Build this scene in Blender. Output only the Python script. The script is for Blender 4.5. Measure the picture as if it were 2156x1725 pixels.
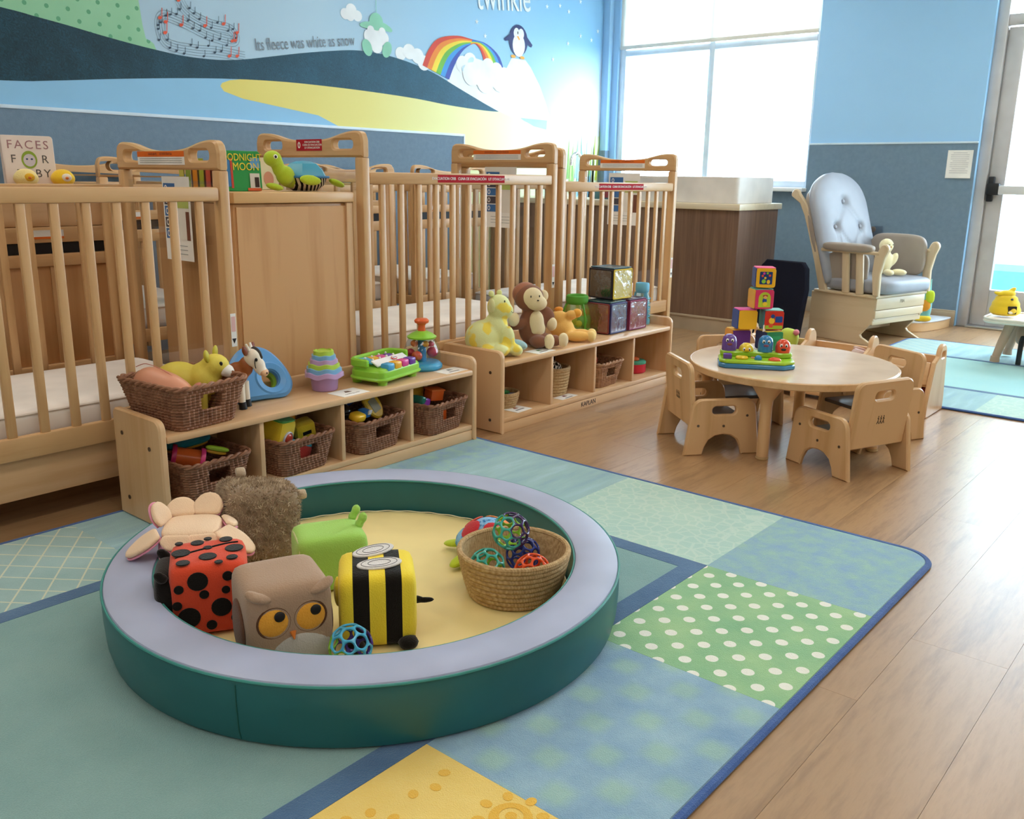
import bpy, bmesh, math, random
from math import sin, cos, pi, radians
from mathutils import Vector, Matrix, Euler
from mathutils.geometry import tessellate_polygon

scene = bpy.context.scene
C = scene.collection
for o in list(bpy.data.objects):
    bpy.data.objects.remove(o)

# ------------------------------------------------------------------ camera
cd = bpy.data.cameras.new('camera')
cam = bpy.data.objects.new('camera', cd)
C.objects.link(cam)
cd.sensor_fit = 'HORIZONTAL'
cd.sensor_width = 36
cd.lens = 1911.72 / 2156 * 36
cd.clip_start = 0.05
YAW, PITCH, ROLL = .697037, .250866, -.014792
fw = Vector((cos(YAW) * cos(PITCH), sin(YAW) * cos(PITCH), -sin(PITCH)))
rt = Vector((sin(YAW), -cos(YAW), 0))
dn = fw.cross(rt)
r2 = rt * cos(ROLL) + dn * sin(ROLL)
d2 = -rt * sin(ROLL) + dn * cos(ROLL)
m = Matrix((r2, -d2, -fw)).transposed().to_4x4()
m.translation = (0, 0, 1.0)
cam.matrix_world = m
cd.dof.use_dof = True
cd.dof.focus_distance = 2.1
cd.dof.aperture_fstop = 16.0
scene.camera = cam

# ------------------------------------------------------------------ sky and exposure
w = bpy.data.worlds.new('sky')
scene.world = w
w.use_nodes = True
w.node_tree.nodes['Background'].inputs[0].default_value = (.80, .91, 1, 1)
w.node_tree.nodes['Background'].inputs[1].default_value = 13.0
scene.view_settings.view_transform = 'Standard'
scene.view_settings.look = 'None'
scene.view_settings.gamma = 1
scene.view_settings.exposure = 0.0
scene.view_settings.use_curve_mapping = False
LAMP_POWER = 6.5

# ------------------------------------------------------------------ materials
def lin(h):
    h = h.lstrip('#')
    v = [int(h[i:i + 2], 16) / 255 for i in (0, 2, 4)]
    return tuple(x / 12.92 if x <= .04045 else ((x + .055) / 1.055) ** 2.4 for x in v) + (1,)

MATS = {}
class NT:
    def __init__(s, name):
        s.m = bpy.data.materials.new(name); s.m.use_nodes = True
        s.t = s.m.node_tree; s.n = s.t.nodes; s.p = s.n['Principled BSDF']
        s.tc = s.n.new('ShaderNodeTexCoord')
    def new(s, kind, **kw):
        n = s.n.new('ShaderNode' + kind)
        for k, v in kw.items():
            if k in ('operation', 'blend_type', 'data_type', 'wave_type', 'bands_direction', 'feature', 'noise_dimensions', 'interpolation', 'wave_profile', 'distance'):
                setattr(n, k, v)
            else:
                n.inputs[k.replace('_', ' ')].default_value = v
        return n
    def l(s, a, b): s.t.links.new(a, b)
    def mp(s, scale, src='Object', rot=(0, 0, 0), loc=(0, 0, 0)):
        n = s.new('Mapping'); n.inputs['Scale'].default_value = scale
        n.inputs['Rotation'].default_value = rot; n.inputs['Location'].default_value = loc
        s.l(s.tc.outputs[src], n.inputs[0]); return n.outputs[0]
    def noise(s, vec, scale=5, detail=3, rough=.5):
        n = s.new('TexNoise', Scale=scale, Detail=detail, Roughness=rough); s.l(vec, n.inputs['Vector']); return n.outputs[0]
    def ramp(s, fac, stops, interp='LINEAR'):
        n = s.new('ValToRGB'); e = n.color_ramp.elements; n.color_ramp.interpolation = interp
        while len(e) < len(stops): e.new(.5)
        for i, (p, c) in enumerate(stops):
            e[i].position = p; e[i].color = lin(c) if isinstance(c, str) else c
        s.l(fac, n.inputs[0]); return n.outputs[0]
    def mix(s, fac, a, b, mode='MIX'):
        n = s.new('MixRGB', blend_type=mode)
        for i, v in enumerate((fac, a, b)):
            if isinstance(v, str): n.inputs[i].default_value = lin(v)
            elif isinstance(v, (int, float)): n.inputs[i].default_value = v if i == 0 else (v, v, v, 1)
            else: s.l(v, n.inputs[i])
        return n.outputs[0]
    def math(s, op, a, b=0.0, c=0.0):
        n = s.new('Math', operation=op)
        for i, v in enumerate((a, b, c)):
            if isinstance(v, (int, float)): n.inputs[i].default_value = v
            else: s.l(v, n.inputs[i])
        return n.outputs[0]
    def xyz(s, src='Object'):
        n = s.new('SeparateXYZ'); s.l(s.tc.outputs[src], n.inputs[0]); return n.outputs
    def bump(s, h, strength=.2, dist=.002):
        n = s.new('Bump', Strength=strength, Distance=dist); s.l(h, n.inputs['Height']); s.l(n.outputs[0], s.p.inputs['Normal'])
    def col(s, c):
        if isinstance(c, str): s.p.inputs['Base Color'].default_value = lin(c)
        else: s.l(c, s.p.inputs['Base Color'])
    def set(s, rough=.5, spec=.4, **kw):
        s.p.inputs['Roughness'].default_value = rough
        s.p.inputs['Specular IOR Level'].default_value = spec
        for k, v in kw.items(): s.p.inputs[k.replace('_', ' ')].default_value = v
        return s.m

def plain(color, rough=.5, spec=.4, bump=0, bscale=60, var=1.0, **kw):
    key = ('plain', color, rough, spec, bump, bscale, var, tuple(kw.items()))
    if key in MATS: return MATS[key]
    t = NT('plain_' + color.strip('#')); v = t.noise(t.mp((1, 1, 1)), bscale, 3)
    n2 = t.noise(t.mp((1, 1, 1)), 6, 2)
    c = lin(color)
    dk = tuple(x * (1 - .1 * var) for x in c[:3]) + (1,); lt = tuple(min(1, x * (1 + .06 * var)) for x in c[:3]) + (1,)
    t.col(t.ramp(n2, [(.3, dk), (.7, lt)]))
    if bump: t.bump(v, bump, .003)
    MATS[key] = t.set(rough, spec, **kw); return MATS[key]

def plastic(color, rough=.22): return plain(color, rough, .5)
def fabric(color, bump=.5, bscale=350): return plain(color, .95, .1, bump, bscale, Sheen_Weight=.25)

def wood(light, dark, axis='z', rough=.38, scale=1.0, streak=.5, coat=.15):
    key = ('wood', light, dark, axis, rough, scale, streak)
    if key in MATS: return MATS[key]
    t = NT('wood_' + axis)
    k = {'x': (.07, 1, 1), 'y': (1, .07, 1), 'z': (1, 1, .07)}[axis]
    k = tuple(a * scale for a in k)
    oi = t.new('ObjectInfo'); add = t.new('VectorMath', operation='ADD')
    mul = t.math('MULTIPLY', oi.outputs['Random'], 7.0)
    t.l(t.mp(k), add.inputs[0]); t.l(mul, add.inputs[1])
    n1 = t.noise(add.outputs[0], 14, 4, .55)
    n2 = t.noise(add.outputs[0], 70, 3, .6)
    f = t.math('ADD', t.math('MULTIPLY', n1, 1 - streak * .4), t.math('MULTIPLY', n2, streak * .4))
    t.col(t.ramp(f, [(.32, dark), (.5, light), (.62, light), (.75, dark)]))
    t.bump(n2, .05, .001)
    MATS[key] = t.set(rough, .4, Coat_Weight=coat, Coat_Roughness=.25); return MATS[key]

def glass(tint='#ffffff', rough=.02, alpha=.12):
    key = ('glass', tint, rough, alpha)
    if key in MATS: return MATS[key]
    t = NT('clear_' + tint.strip('#'))
    tr = t.new('BsdfTransparent'); tr.inputs[0].default_value = lin(tint)
    gl = t.new('BsdfGlossy'); gl.inputs['Roughness'].default_value = rough
    fr = t.new('LayerWeight', Blend=.5)
    mx = t.new('MixShader'); f = t.math('MULTIPLY_ADD', t.math('POWER', fr.outputs['Facing'], 4.0), .5, .02 + alpha * .1)
    t.l(f, mx.inputs[0]); t.l(tr.outputs[0], mx.inputs[1]); t.l(gl.outputs[0], mx.inputs[2])
    t.l(mx.outputs[0], t.n['Material Output'].inputs[0])
    MATS[key] = t.m; return t.m

def tinted(color, alpha=.6, rough=.15):
    """coloured see-through plastic: a clear sheet with a share of coloured surface"""
    key = ('tint', color, alpha)
    if key in MATS: return MATS[key]
    t = NT('see_through_' + color.strip('#')); t.col(color); t.set(rough, .5)
    t.p.inputs['Alpha'].default_value = alpha
    MATS[key] = t.m; return t.m

def emit(color, power):
    t = NT('lamp_glow'); t.col('#ffffff'); t.p.inputs['Emission Color'].default_value = color
    t.p.inputs['Emission Strength'].default_value = power
    return t.set(.5)

# ------------------------------------------------------------------ mesh helpers
def Rz(a): return Matrix.Rotation(a, 4, 'Z')
def rot(rx=0, ry=0, rz=0): return Euler((rx, ry, rz)).to_matrix().to_4x4()
def cr(pts, n=6, closed=False):
    """smooth curve through points"""
    pts = [Vector(p) for p in pts]; N = len(pts); out = []
    for i in range(N if closed else N - 1):
        if closed: p0, p1, p2, p3 = pts[i - 1], pts[i], pts[(i + 1) % N], pts[(i + 2) % N]
        else: p0, p1, p2, p3 = pts[max(i - 1, 0)], pts[i], pts[i + 1], pts[min(i + 2, N - 1)]
        for k in range(n):
            t = k / n
            out.append(.5 * ((2 * p1) + (p2 - p0) * t + (2 * p0 - 5 * p1 + 4 * p2 - p3) * t * t + (3 * p1 - p0 - 3 * p2 + p3) * t ** 3))
    if not closed: out.append(pts[-1])
    return out
def arc(cx, cy, r, a0, a1, n=8, ry=None):
    ry = r if ry is None else ry
    return [(cx + r * cos(radians(a0 + (a1 - a0) * i / n)), cy + ry * sin(radians(a0 + (a1 - a0) * i / n))) for i in range(n + 1)]
def rrect(x0, y0, x1, y1, r, n=5):
    if not isinstance(r, (tuple, list)): r = (r,) * 4
    p = []
    for (cx, cy, a), q in zip(((x1, y1, 0), (x0, y1, 90), (x0, y0, 180), (x1, y0, 270)), r):
        if q <= 0: p.append((cx, cy)); continue
        sx = -1 if cx == x1 else 1; sy = -1 if cy == y1 else 1
        p += arc(cx + sx * q, cy + sy * q, q, a, a + 90, n)
    return p
def ellipse(cx, cy, rx, ry, n=24, a=0):
    return [(cx + rx * cos(t) * cos(a) - ry * sin(t) * sin(a), cy + rx * cos(t) * sin(a) + ry * sin(t) * cos(a)) for t in [2 * pi * i / n for i in range(n)]]

class G:
    """collects shapes into one mesh"""
    def __init__(s): s.bm = bmesh.new()
    def _add(s, tmp, M=None, mi=0):
        if M is not None: bmesh.ops.transform(tmp, matrix=M, verts=tmp.verts)
        for f in tmp.faces: f.material_index = mi
        me = bpy.data.meshes.new('t'); tmp.to_mesh(me); tmp.free()
        s.bm.from_mesh(me); bpy.data.meshes.remove(me); return s
    def box(s, c, d, bev=0, M=None, mi=0, seg=2):
        t = bmesh.new(); bmesh.ops.create_cube(t, size=1)
        for v in t.verts: v.co = Vector((v.co.x * d[0], v.co.y * d[1], v.co.z * d[2]))
        if bev: bmesh.ops.bevel(t, geom=t.edges[:], offset=bev, segments=seg, affect='EDGES', profile=.5)
        T = Matrix.Translation(c)
        return s._add(t, T @ M if M is not None else T, mi)
    def ell(s, c, r, M=None, mi=0, u=20, v=12):
        t = bmesh.new(); bmesh.ops.create_uvsphere(t, u_segments=u, v_segments=v, radius=1)
        for q in t.verts: q.co = Vector((q.co.x * r[0], q.co.y * r[1], q.co.z * r[2]))
        T = Matrix.Translation(c)
        return s._add(t, T @ M if M is not None else T, mi)
    def rbox(s, c, d, p=5, M=None, mi=0, n=8, puff=0):
        """soft rounded block"""
        t = bmesh.new(); bmesh.ops.create_cube(t, size=2)
        bmesh.ops.subdivide_edges(t, edges=t.edges[:], cuts=n, use_grid_fill=True)
        for v in t.verts:
            q = v.co; L = (abs(q.x) ** p + abs(q.y) ** p + abs(q.z) ** p) ** (1 / p); q = q / L
            if puff: q *= 1 + puff * (1 - max(abs(q.x), abs(q.y), abs(q.z)))
            v.co = Vector((q.x * d[0] / 2, q.y * d[1] / 2, q.z * d[2] / 2))
        T = Matrix.Translation(c)
        return s._add(t, T @ M if M is not None else T, mi)
    def cyl(s, p0, p1, r0, r1=None, n=20, mi=0, caps=True):
        r1 = r0 if r1 is None else r1
        p0, p1 = Vector(p0), Vector(p1); d = p1 - p0
        t = bmesh.new(); bmesh.ops.create_cone(t, cap_ends=caps, segments=n, radius1=r0, radius2=r1, depth=d.length)
        M = Matrix.Translation((p0 + p1) / 2) @ d.to_track_quat('Z', 'Y').to_matrix().to_4x4()
        return s._add(t, M, mi)
    def tube(s, pts, r, n=8, closed=False, mi=0):
        pts = [Vector(p) for p in pts]; N = len(pts); R = r if isinstance(r, (list, tuple)) else [r] * N
        t = bmesh.new(); rings = []; up = Vector((0, 0, 1)); prev = None
        for i, p in enumerate(pts):
            a = pts[i - 1] if (i > 0 or closed) else p; b = pts[(i + 1) % N] if (i < N - 1 or closed) else p
            d = (b - a).normalized()
            if prev is None:
                x = d.cross(up)
                if x.length < .05: x = d.cross(Vector((1, 0, 0)))
            else: x = prev - d * prev.dot(d)
            x.normalize(); prev = x; y = d.cross(x)
            rings.append([t.verts.new(p + (x * cos(2 * pi * k / n) + y * sin(2 * pi * k / n)) * R[i]) for k in range(n)])
        for i in range(N if closed else N - 1):
            a, b = rings[i], rings[(i + 1) % N]
            for k in range(n): t.faces.new((a[k], a[(k + 1) % n], b[(k + 1) % n], b[k]))
        if not closed:
            t.faces.new(rings[0][::-1]); t.faces.new(rings[-1])
        return s._add(t, None, mi)
    def lathe(s, prof, c=(0, 0, 0), n=32, mi=0, M=None, sx=1, sy=1):
        t = bmesh.new(); rings = []
        for (r, z) in prof:
            rings.append([t.verts.new((sx * r * cos(2 * pi * k / n), sy * r * sin(2 * pi * k / n), z)) for k in range(n)] if r > 1e-5 else [t.verts.new((0, 0, z))])
        for a, b in zip(rings, rings[1:]):
            for k in range(n):
                k2 = (k + 1) % n
                if len(a) == 1 and len(b) == 1: continue
                if len(a) == 1: t.faces.new((a[0], b[k2], b[k]))
                elif len(b) == 1: t.faces.new((a[k], a[k2], b[0]))
                else: t.faces.new((a[k], a[k2], b[k2], b[k]))
        bmesh.ops.recalc_face_normals(t, faces=t.faces[:])
        T = Matrix.Translation(c)
        return s._add(t, T @ M if M is not None else T, mi)
    def plate(s, outer, holes=(), th=.02, bev=.003, M=None, mi=0):
        """flat board cut to an outline in XY, with holes and eased edges, thickness along Z"""
        def area(p): return sum(p[i][0] * p[(i + 1) % len(p)][1] - p[(i + 1) % len(p)][0] * p[i][1] for i in range(len(p)))
        loops = []
        for i, lp in enumerate([outer] + list(holes)):
            q = []
            for p in lp:
                p = Vector((p[0], p[1]))
                if not q or (p - q[-1]).length > 1e-5: q.append(p)
            if (q[0] - q[-1]).length < 1e-5: q.pop()
            if (area(q) > 0) != (i == 0): q.reverse()
            loops.append(q)
        t = bmesh.new(); h = th / 2; lay = []
        def inset(q, d):
            o = []
            for i in range(len(q)):
                a, b, c = q[i - 1], q[i], q[(i + 1) % len(q)]
                n1 = Vector((-(b - a).y, (b - a).x)).normalized(); n2 = Vector((-(c - b).y, (c - b).x)).normalized()
                nn = n1 + n2; L = nn.length_squared
                o.append(b + nn * (d * 2 / L if L > .3 else d))
            return o
        levels = [(h, bev), (h - bev, 0), (-h + bev, 0), (-h, bev)] if bev else [(h, 0), (-h, 0)]
        for z, ins in levels:
            lay.append([[t.verts.new((p.x, p.y, z)) for p in (inset(q, ins) if ins else q)] for q in loops])
        for A, B in zip(lay, lay[1:]):
            for a, b in zip(A, B):
                for i in range(len(a)):
                    j = (i + 1) % len(a); t.faces.new((a[i], b[i], b[j], a[j]))
        tri = tessellate_polygon([[v.co for v in q] for q in lay[0]])
        top = [v for q in lay[0] for v in q]; bot = [v for q in lay[-1] for v in q]
        for f in tri:
            try: t.faces.new([top[i] for i in f]); t.faces.new([bot[i] for i in reversed(f)])
            except ValueError: pass
        bmesh.ops.recalc_face_normals(t, faces=t.faces[:])
        return s._add(t, M, mi)
    def mesh(s, name='shape', smooth=40):
        me = bpy.data.meshes.new(name); s.bm.to_mesh(me); s.bm.free()
        if smooth:
            me.polygons.foreach_set('use_smooth', [True] * len(me.polygons))
            me.set_sharp_from_angle(angle=radians(smooth))
        return me

def obj(name, g, mats, parent=None, loc=(0, 0, 0), r=(0, 0, 0), smooth=40):
    me = g.mesh(name, smooth) if isinstance(g, G) else g
    if not me.materials:
        for mt in (mats if isinstance(mats, (list, tuple)) else [mats]): me.materials.append(mt)
    o = bpy.data.objects.new(name, me); C.objects.link(o)
    o.location = loc; o.rotation_euler = r
    if parent: o.parent = parent
    return o
def tag(o, label, cat, group=None):
    o['label'] = label; o['category'] = cat
    if group: o['group'] = group
    return o
def thing(name, label, cat, loc=(0, 0, 0), rz=0, group=None, r=None):
    o = bpy.data.objects.new(name, None); C.objects.link(o); o.empty_display_size = .05
    o.location = loc; o.rotation_euler = r if r else (0, 0, rz)
    return tag(o, label, cat, group)
def struct(o): o['kind'] = 'structure'; return o
def stuff(o): o['kind'] = 'stuff'; return o
def dup(root, loc, rz=None, label=None, group=None):
    def cp(o, par):
        c = o.copy(); C.objects.link(c); c.parent = par
        if par is not None: c.matrix_parent_inverse = o.matrix_parent_inverse
        for ch in kids.get(o.name, []): cp(ch, c)
        return c
    kids = {}
    for q in list(bpy.data.objects):
        if q.parent: kids.setdefault(q.parent.name, []).append(q)
    n = cp(root, None); n.location = loc
    if rz is not None: n.rotation_euler = (0, 0, rz)
    if label: n['label'] = label
    if group: n['group'] = group
    return n

TEXTS = []
def text(name, body, size, mat, parent, M, extrude=.0004, align='CENTER', space=1.0, width=1.0):
    """lettering; x runs to the right, y up the letter"""
    cu = bpy.data.curves.new(name, 'FONT'); cu.body = body; cu.size = size; cu.extrude = extrude
    cu.align_x = align; cu.align_y = 'CENTER'; cu.space_character = space; cu.resolution_u = 3
    o = bpy.data.objects.new(name, cu); C.objects.link(o)
    if width != 1: M = M @ Matrix.Diagonal((width, 1, 1, 1))
    TEXTS.append((o, name, mat, parent, M)); return o
def finish_texts():
    bpy.context.view_layer.update(); dg = bpy.context.evaluated_depsgraph_get()
    for o, name, mat, parent, M in TEXTS:
        me = bpy.data.meshes.new_from_object(o.evaluated_get(dg)); cu = o.data
        bpy.data.objects.remove(o); bpy.data.curves.remove(cu)
        me.materials.clear(); me.materials.append(mat)
        n = bpy.data.objects.new(name, me); C.objects.link(n)
        if parent: n.parent = parent
        n.matrix_local = M
FRONT = Matrix.Rotation(pi / 2, 4, 'X')          # plate/text upright, facing -Y
FACEX = Matrix.Rotation(-pi / 2, 4, 'Z') @ FRONT  # upright, facing -X
def T(x, y, z): return Matrix.Translation((x, y, z))
def soften(o, levels=1):
    md = o.modifiers.new('subdivision', 'SUBSURF'); md.levels = levels; md.render_levels = levels; return o
def plush(name, g, mat, parent, vox=.006, it=6, **kw):
    """blobs fused into one continuous stuffed body"""
    o = obj(name, g, mat, parent, **kw)
    md = o.modifiers.new('fuse', 'REMESH'); md.mode = 'VOXEL'; md.voxel_size = vox; md.use_smooth_shade = True
    s = o.modifiers.new('smooth', 'SMOOTH'); s.factor = .6; s.iterations = it
    return o

WOOD = {a: wood('#D3A876', '#BF8F5C', a) for a in 'xyz'}          # pine cribs
MAPLE = {a: wood('#DCB488', '#CFA172', a, streak=.3) for a in 'xyz'}  # shelves
BIRCH = {a: wood('#DAB283', '#CA9F6C', a, rough=.33, streak=.25) for a in 'xyz'}
LAMINATE = wood('#D2A06C', '#C18C57', 'z', rough=.42, streak=.35, scale=.8)
SCREW = plain('#6b6258', .35, .6, Metallic=.8)
BLACK = plain('#16161a', .5)
WHITE = plain('#f0ece6', .5)
PAPER = plain('#f2eee8', .8, .1)
STEEL = plain('#c9ccd0', .3, .5, Metallic=.9)
# ------------------------------------------------------------------ room shell
XW, YW, ZC = 7.05, 4.88, 2.75
X0, Y0 = -3.0, -3.5

def vinyl():
    t = NT('vinyl_plank'); oi = t.new('ObjectInfo'); rnd = oi.outputs['Random']
    add = t.new('VectorMath', operation='ADD'); t.l(t.mp((.13, 1, 1)), add.inputs[0]); t.l(t.math('MULTIPLY', rnd, 9.0), add.inputs[1])
    n1 = t.noise(add.outputs[0], 13, 6, .66); n2 = t.noise(add.outputs[0], 75, 4, .7)
    f = t.math('ADD', t.math('MULTIPLY', n1, .68), t.math('MULTIPLY', n2, .32))
    c = t.ramp(f, [(.26, '#6d5139'), (.4, '#967352'), (.52, '#ae8962'), (.66, '#9c7853'), (.8, '#7f6044')])
    c = t.mix(t.math('MULTIPLY', rnd, .3), c, '#a58766')
    t.col(c); t.bump(n2, .06, .001)
    t.p.inputs['Roughness'].default_value = .3
    t.p.inputs['Specular IOR Level'].default_value = .45
    return t.m
VINYL = vinyl()
floor = struct(obj('floor', G().box(((X0 + XW + .1) / 2, (Y0 + YW) / 2, -.0535), (XW + .1 - X0, YW - Y0, .099)), plain('#7d634a', .5)))
pk = {}
for row in range(-9, 23):
    y0 = .5 + .2 * row
    if y0 >= YW: break
    wd = min(.2, YW - y0) - .0006
    off = 2.88 if row % 3 == 0 else (2.016 if row % 3 == 2 else 2.45)
    k0 = int(math.floor((-.6 - off) / 1.2))
    x = off + k0 * 1.2
    while x < XW:
        a, b = max(x, -.8), min(x + 1.2, XW)
        if b - a > .03:
            key = (round(b - a, 3), round(wd, 4))
            if key not in pk:
                pk[key] = G().box((0, 0, -.002), (b - a - .0006, wd, .004)).mesh('plank', 0); pk[key].materials.append(VINYL)
            obj('plank', pk[key], VINYL, floor, ((a + b) / 2, y0 + .1 - (.2 - wd) / 2, 0))
        x += 1.2

CEIL = plain('#efeeea', .9, .1, .2, 120)
ceiling = struct(obj('ceiling', G().box(((X0 + XW) / 2, (Y0 + YW) / 2, ZC + .05), (XW - X0 + .4, YW - Y0 + .4, .1)), CEIL))
CREAM = plain('#d9d4c8', .8, .2, .15, 200)
struct(obj('wall_back', G().box((X0 - .05, (Y0 + YW) / 2, ZC / 2), (.1, YW - Y0, ZC)), CREAM))
struct(obj('wall_right', G().box(((X0 + XW) / 2, Y0 - .05, ZC / 2), (XW - X0, .1, ZC)), CREAM))

# ceiling lamps: regular rows of recessed panels
GLOW = emit((1, .92, .83, 1), LAMP_POWER)
FRAME = plain('#e8e8e6', .4)
for iy, y in enumerate((-1.6, .9, 3.3)):
    for ix, x in enumerate((-1.4, 1.0, 3.4, 5.6)):
        names = ('near the back wall', 'above the near rug', 'above the cribs and table', 'by the window')[ix]
        side = ('right', 'middle', 'mural')[iy]
        t = thing('ceiling_light', f'recessed ceiling light panel {names}, {side} row', 'ceiling light', (x, y, ZC), 0, 'ceiling light panels')
        g = G()
        g.plate(rrect(-.62, -.32, .62, .32, 0), [rrect(-.59, -.29, .59, .29, 0)], .03, 0, T(0, 0, -.015))
        obj('frame', g, FRAME, t); obj('diffuser', G().box((0, 0, -.012), (1.18, .58, .01)), GLOW, t)

# ---- mural wall
def sky_print():
    t = NT('printed_sky'); o = t.xyz()
    f = t.math('MULTIPLY_ADD', o[0], .2, -.4); n = t.noise(t.mp((1, 1, 1)), 1.2, 2)
    f = t.math('ADD', f, t.math('MULTIPLY_ADD', n, .2, -.1))
    c = t.ramp(f, [(.05, '#a9c4d6'), (.4, '#b4d2e6'), (.6, '#a3cdec'), (.95, '#8fc2ea')])
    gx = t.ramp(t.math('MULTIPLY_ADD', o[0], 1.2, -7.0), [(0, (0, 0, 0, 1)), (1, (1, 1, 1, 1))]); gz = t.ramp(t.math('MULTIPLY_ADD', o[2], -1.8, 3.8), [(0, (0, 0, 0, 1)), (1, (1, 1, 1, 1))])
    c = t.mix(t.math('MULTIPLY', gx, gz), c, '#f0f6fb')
    t.col(c); return t.set(.55, .3)
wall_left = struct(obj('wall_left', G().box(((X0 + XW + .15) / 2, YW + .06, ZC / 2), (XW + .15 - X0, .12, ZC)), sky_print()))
def wains():
    t = NT('wainscot_fabric'); n = t.noise(t.mp((1, 1, 1)), 260, 2); n2 = t.noise(t.mp((1, 1, 1)), 40, 3)
    t.col(t.ramp(n2, [(.3, '#72889c'), (.7, '#798fa3')])); t.bump(n, .5, .003); return t.set(.85, .2)
WAINS = wains()
obj('wainscot_panel', G().box(((X0 + 5.2) / 2, YW - .006, .645), (5.2 - X0, .012, 1.29)), WAINS, wall_left)
TRIM = plain('#d3e4f2', .5)
obj('rail', G().box(((X0 + 5.2) / 2, YW - .009, 1.297), (5.2 - X0, .018, .018), .004), TRIM, wall_left)
obj('end_strip', G().box((5.207, YW - .008, .65), (.012, .016, 1.31), .003), TRIM, wall_left)

def flat(name, loops, mat, layer, parent=None, close_smooth=False):
    """a piece of the wall print, lying on the wall"""
    bm = bmesh.new()
    for pts in loops:
        vs = [bm.verts.new((p[0], -.00003 * len(bm.faces) if len(loops) < 40 else 0, p[1])) for p in pts]
        for f in tessellate_polygon([[Vector((p[0], p[1], 0)) for p in pts]]):
            try: bm.faces.new([vs[i] for i in f])
            except ValueError: pass
    for f in bm.faces:
        f.normal_update()
        if f.normal.y > 0: f.normal_flip()
    me = bpy.data.meshes.new(name); bm.to_mesh(me); bm.free()
    return obj(name, me, mat, parent or wall_left, (0, YW - .0012 - .0006 * layer, 0))

HT = [(-3.0, 1.9), (0, 1.88), (1.3, 1.82), (1.987, 1.749), (2.138, 1.729), (2.298, 1.707), (2.467, 1.68), (2.646, 1.655), (2.769, 1.641), (2.937, 1.626), (3.148, 1.627), (3.316, 1.646), (3.493, 1.678), (3.742, 1.725), (4.007, 1.767), (4.2, 1.789), (4.416, 1.787), (4.648, 1.762), (4.893, 1.713), (5.153, 1.631), (5.431, 1.544), (5.608, 1.492)]
HB = [(-3.0, 1.36), (1.0, 1.38), (1.947, 1.416), (2.186, 1.434), (2.536, 1.472), (2.927, 1.509), (3.252, 1.532), (3.606, 1.545), (3.978, 1.545), (4.334, 1.539), (4.724, 1.525), (5.064, 1.502), (5.432, 1.489), (5.608, 1.49)]
hill_top = [tuple(p) for p in cr(HT, 4)]; hill_bot = [tuple(p) for p in cr(HB, 4)]
def grass_dots():
    t = NT('printed_dotted_green'); o = t.xyz()
    c = dots(t, o[0], o[2], .105, .011); n = t.noise(t.mp((1, 1, 1)), 3, 3)
    t.col(t.mix(c, t.ramp(n, [(.3, '#8cc59c'), (.7, '#9bd0a8')]), '#62a47c')); return t.set(.55, .3)
def dots(t, x, y, period, r):
    ds = []
    for sh in (0, .5):
        q = []
        for a in (x, y):
            u = t.math('ADD', t.math('DIVIDE', a, period), sh + 50)
            f = t.math('SUBTRACT', t.math('FRACT', u), .5)
            q.append(t.math('MULTIPLY', f, f))
        ds.append(t.math('ADD', q[0], q[1]))
    return t.math('LESS_THAN', t.math('MINIMUM', ds[0], ds[1]), (r / period) ** 2)
flat('printed_green_hill', [[(-3, 2.6), (2.66, 2.6), (2.675, 2.1)] + [(2.691, 1.88), (2.703, 1.758), (2.716, 1.692), (2.74, 1.684), (2.76, 1.67), (2.774, 1.635), (2.6, 1.6), (-3, 1.7)]], grass_dots(), 1)
def dark_print():
    t = NT('printed_dark_hill'); n = t.noise(t.mp((1, 1, 1)), 4, 5, .7)
    w = t.new('TexWave', Scale=22, Distortion=30, Detail=5); t.l(t.mp((1, 1, 1), rot=(0, .6, 0)), w.inputs['Vector'])
    f = t.math('ADD', t.math('MULTIPLY', n, .75), t.math('MULTIPLY', w.outputs['Fac'], .25))
    o = t.xyz(); g = t.math('MULTIPLY_ADD', o[0], .22, -.5)
    a = t.ramp(f, [(.3, '#152f3a'), (.55, '#1b3e4c'), (.8, '#235468')]); b = t.ramp(f, [(.3, '#2a607b'), (.7, '#376f8f')])
    cl = t.new('Clamp'); t.l(g, cl.inputs[0]); t.col(t.mix(cl.outputs[0], a, b)); return t.set(.55, .3)
flat('printed_light_blue_band', [hill_bot[:-4] + [(5.2, 1.3), (-3, 1.3)]], plain('#8fc4e8', .55, .4, 0, 60, .15), 2)
YL = [(5.608, 1.495), (5.064, 1.51), (4.334, 1.545), (3.606, 1.548), (3.33, 1.54), (3.22, 1.523), (3.165, 1.503), (3.154, 1.485), (3.175, 1.458), (3.301, 1.426), (3.598, 1.392), (3.854, 1.363), (4.029, 1.30), (5.2, 1.3), (5.2, 0), (7.05, 0), (7.05, 1.36), (6.3, 1.375), (5.9, 1.44)]
def yellow_glare_print():  # print's own fade, plus window glare painted in paler towards the window
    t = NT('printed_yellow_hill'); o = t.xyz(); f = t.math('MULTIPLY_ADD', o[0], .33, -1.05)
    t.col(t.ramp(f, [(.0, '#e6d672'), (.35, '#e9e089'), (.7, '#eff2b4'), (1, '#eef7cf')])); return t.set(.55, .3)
flat('printed_yellow_hill', [YL], yellow_glare_print(), 3)
flat('printed_dark_hill', [hill_top + hill_bot[::-1]], dark_print(), 4)
WPRINT = plain('#f2f6fa', .6)
def puff(pts, rs): return [ellipse(x, z, r, r * .85, 16) for (x, z), r in zip(pts, rs)]
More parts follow.
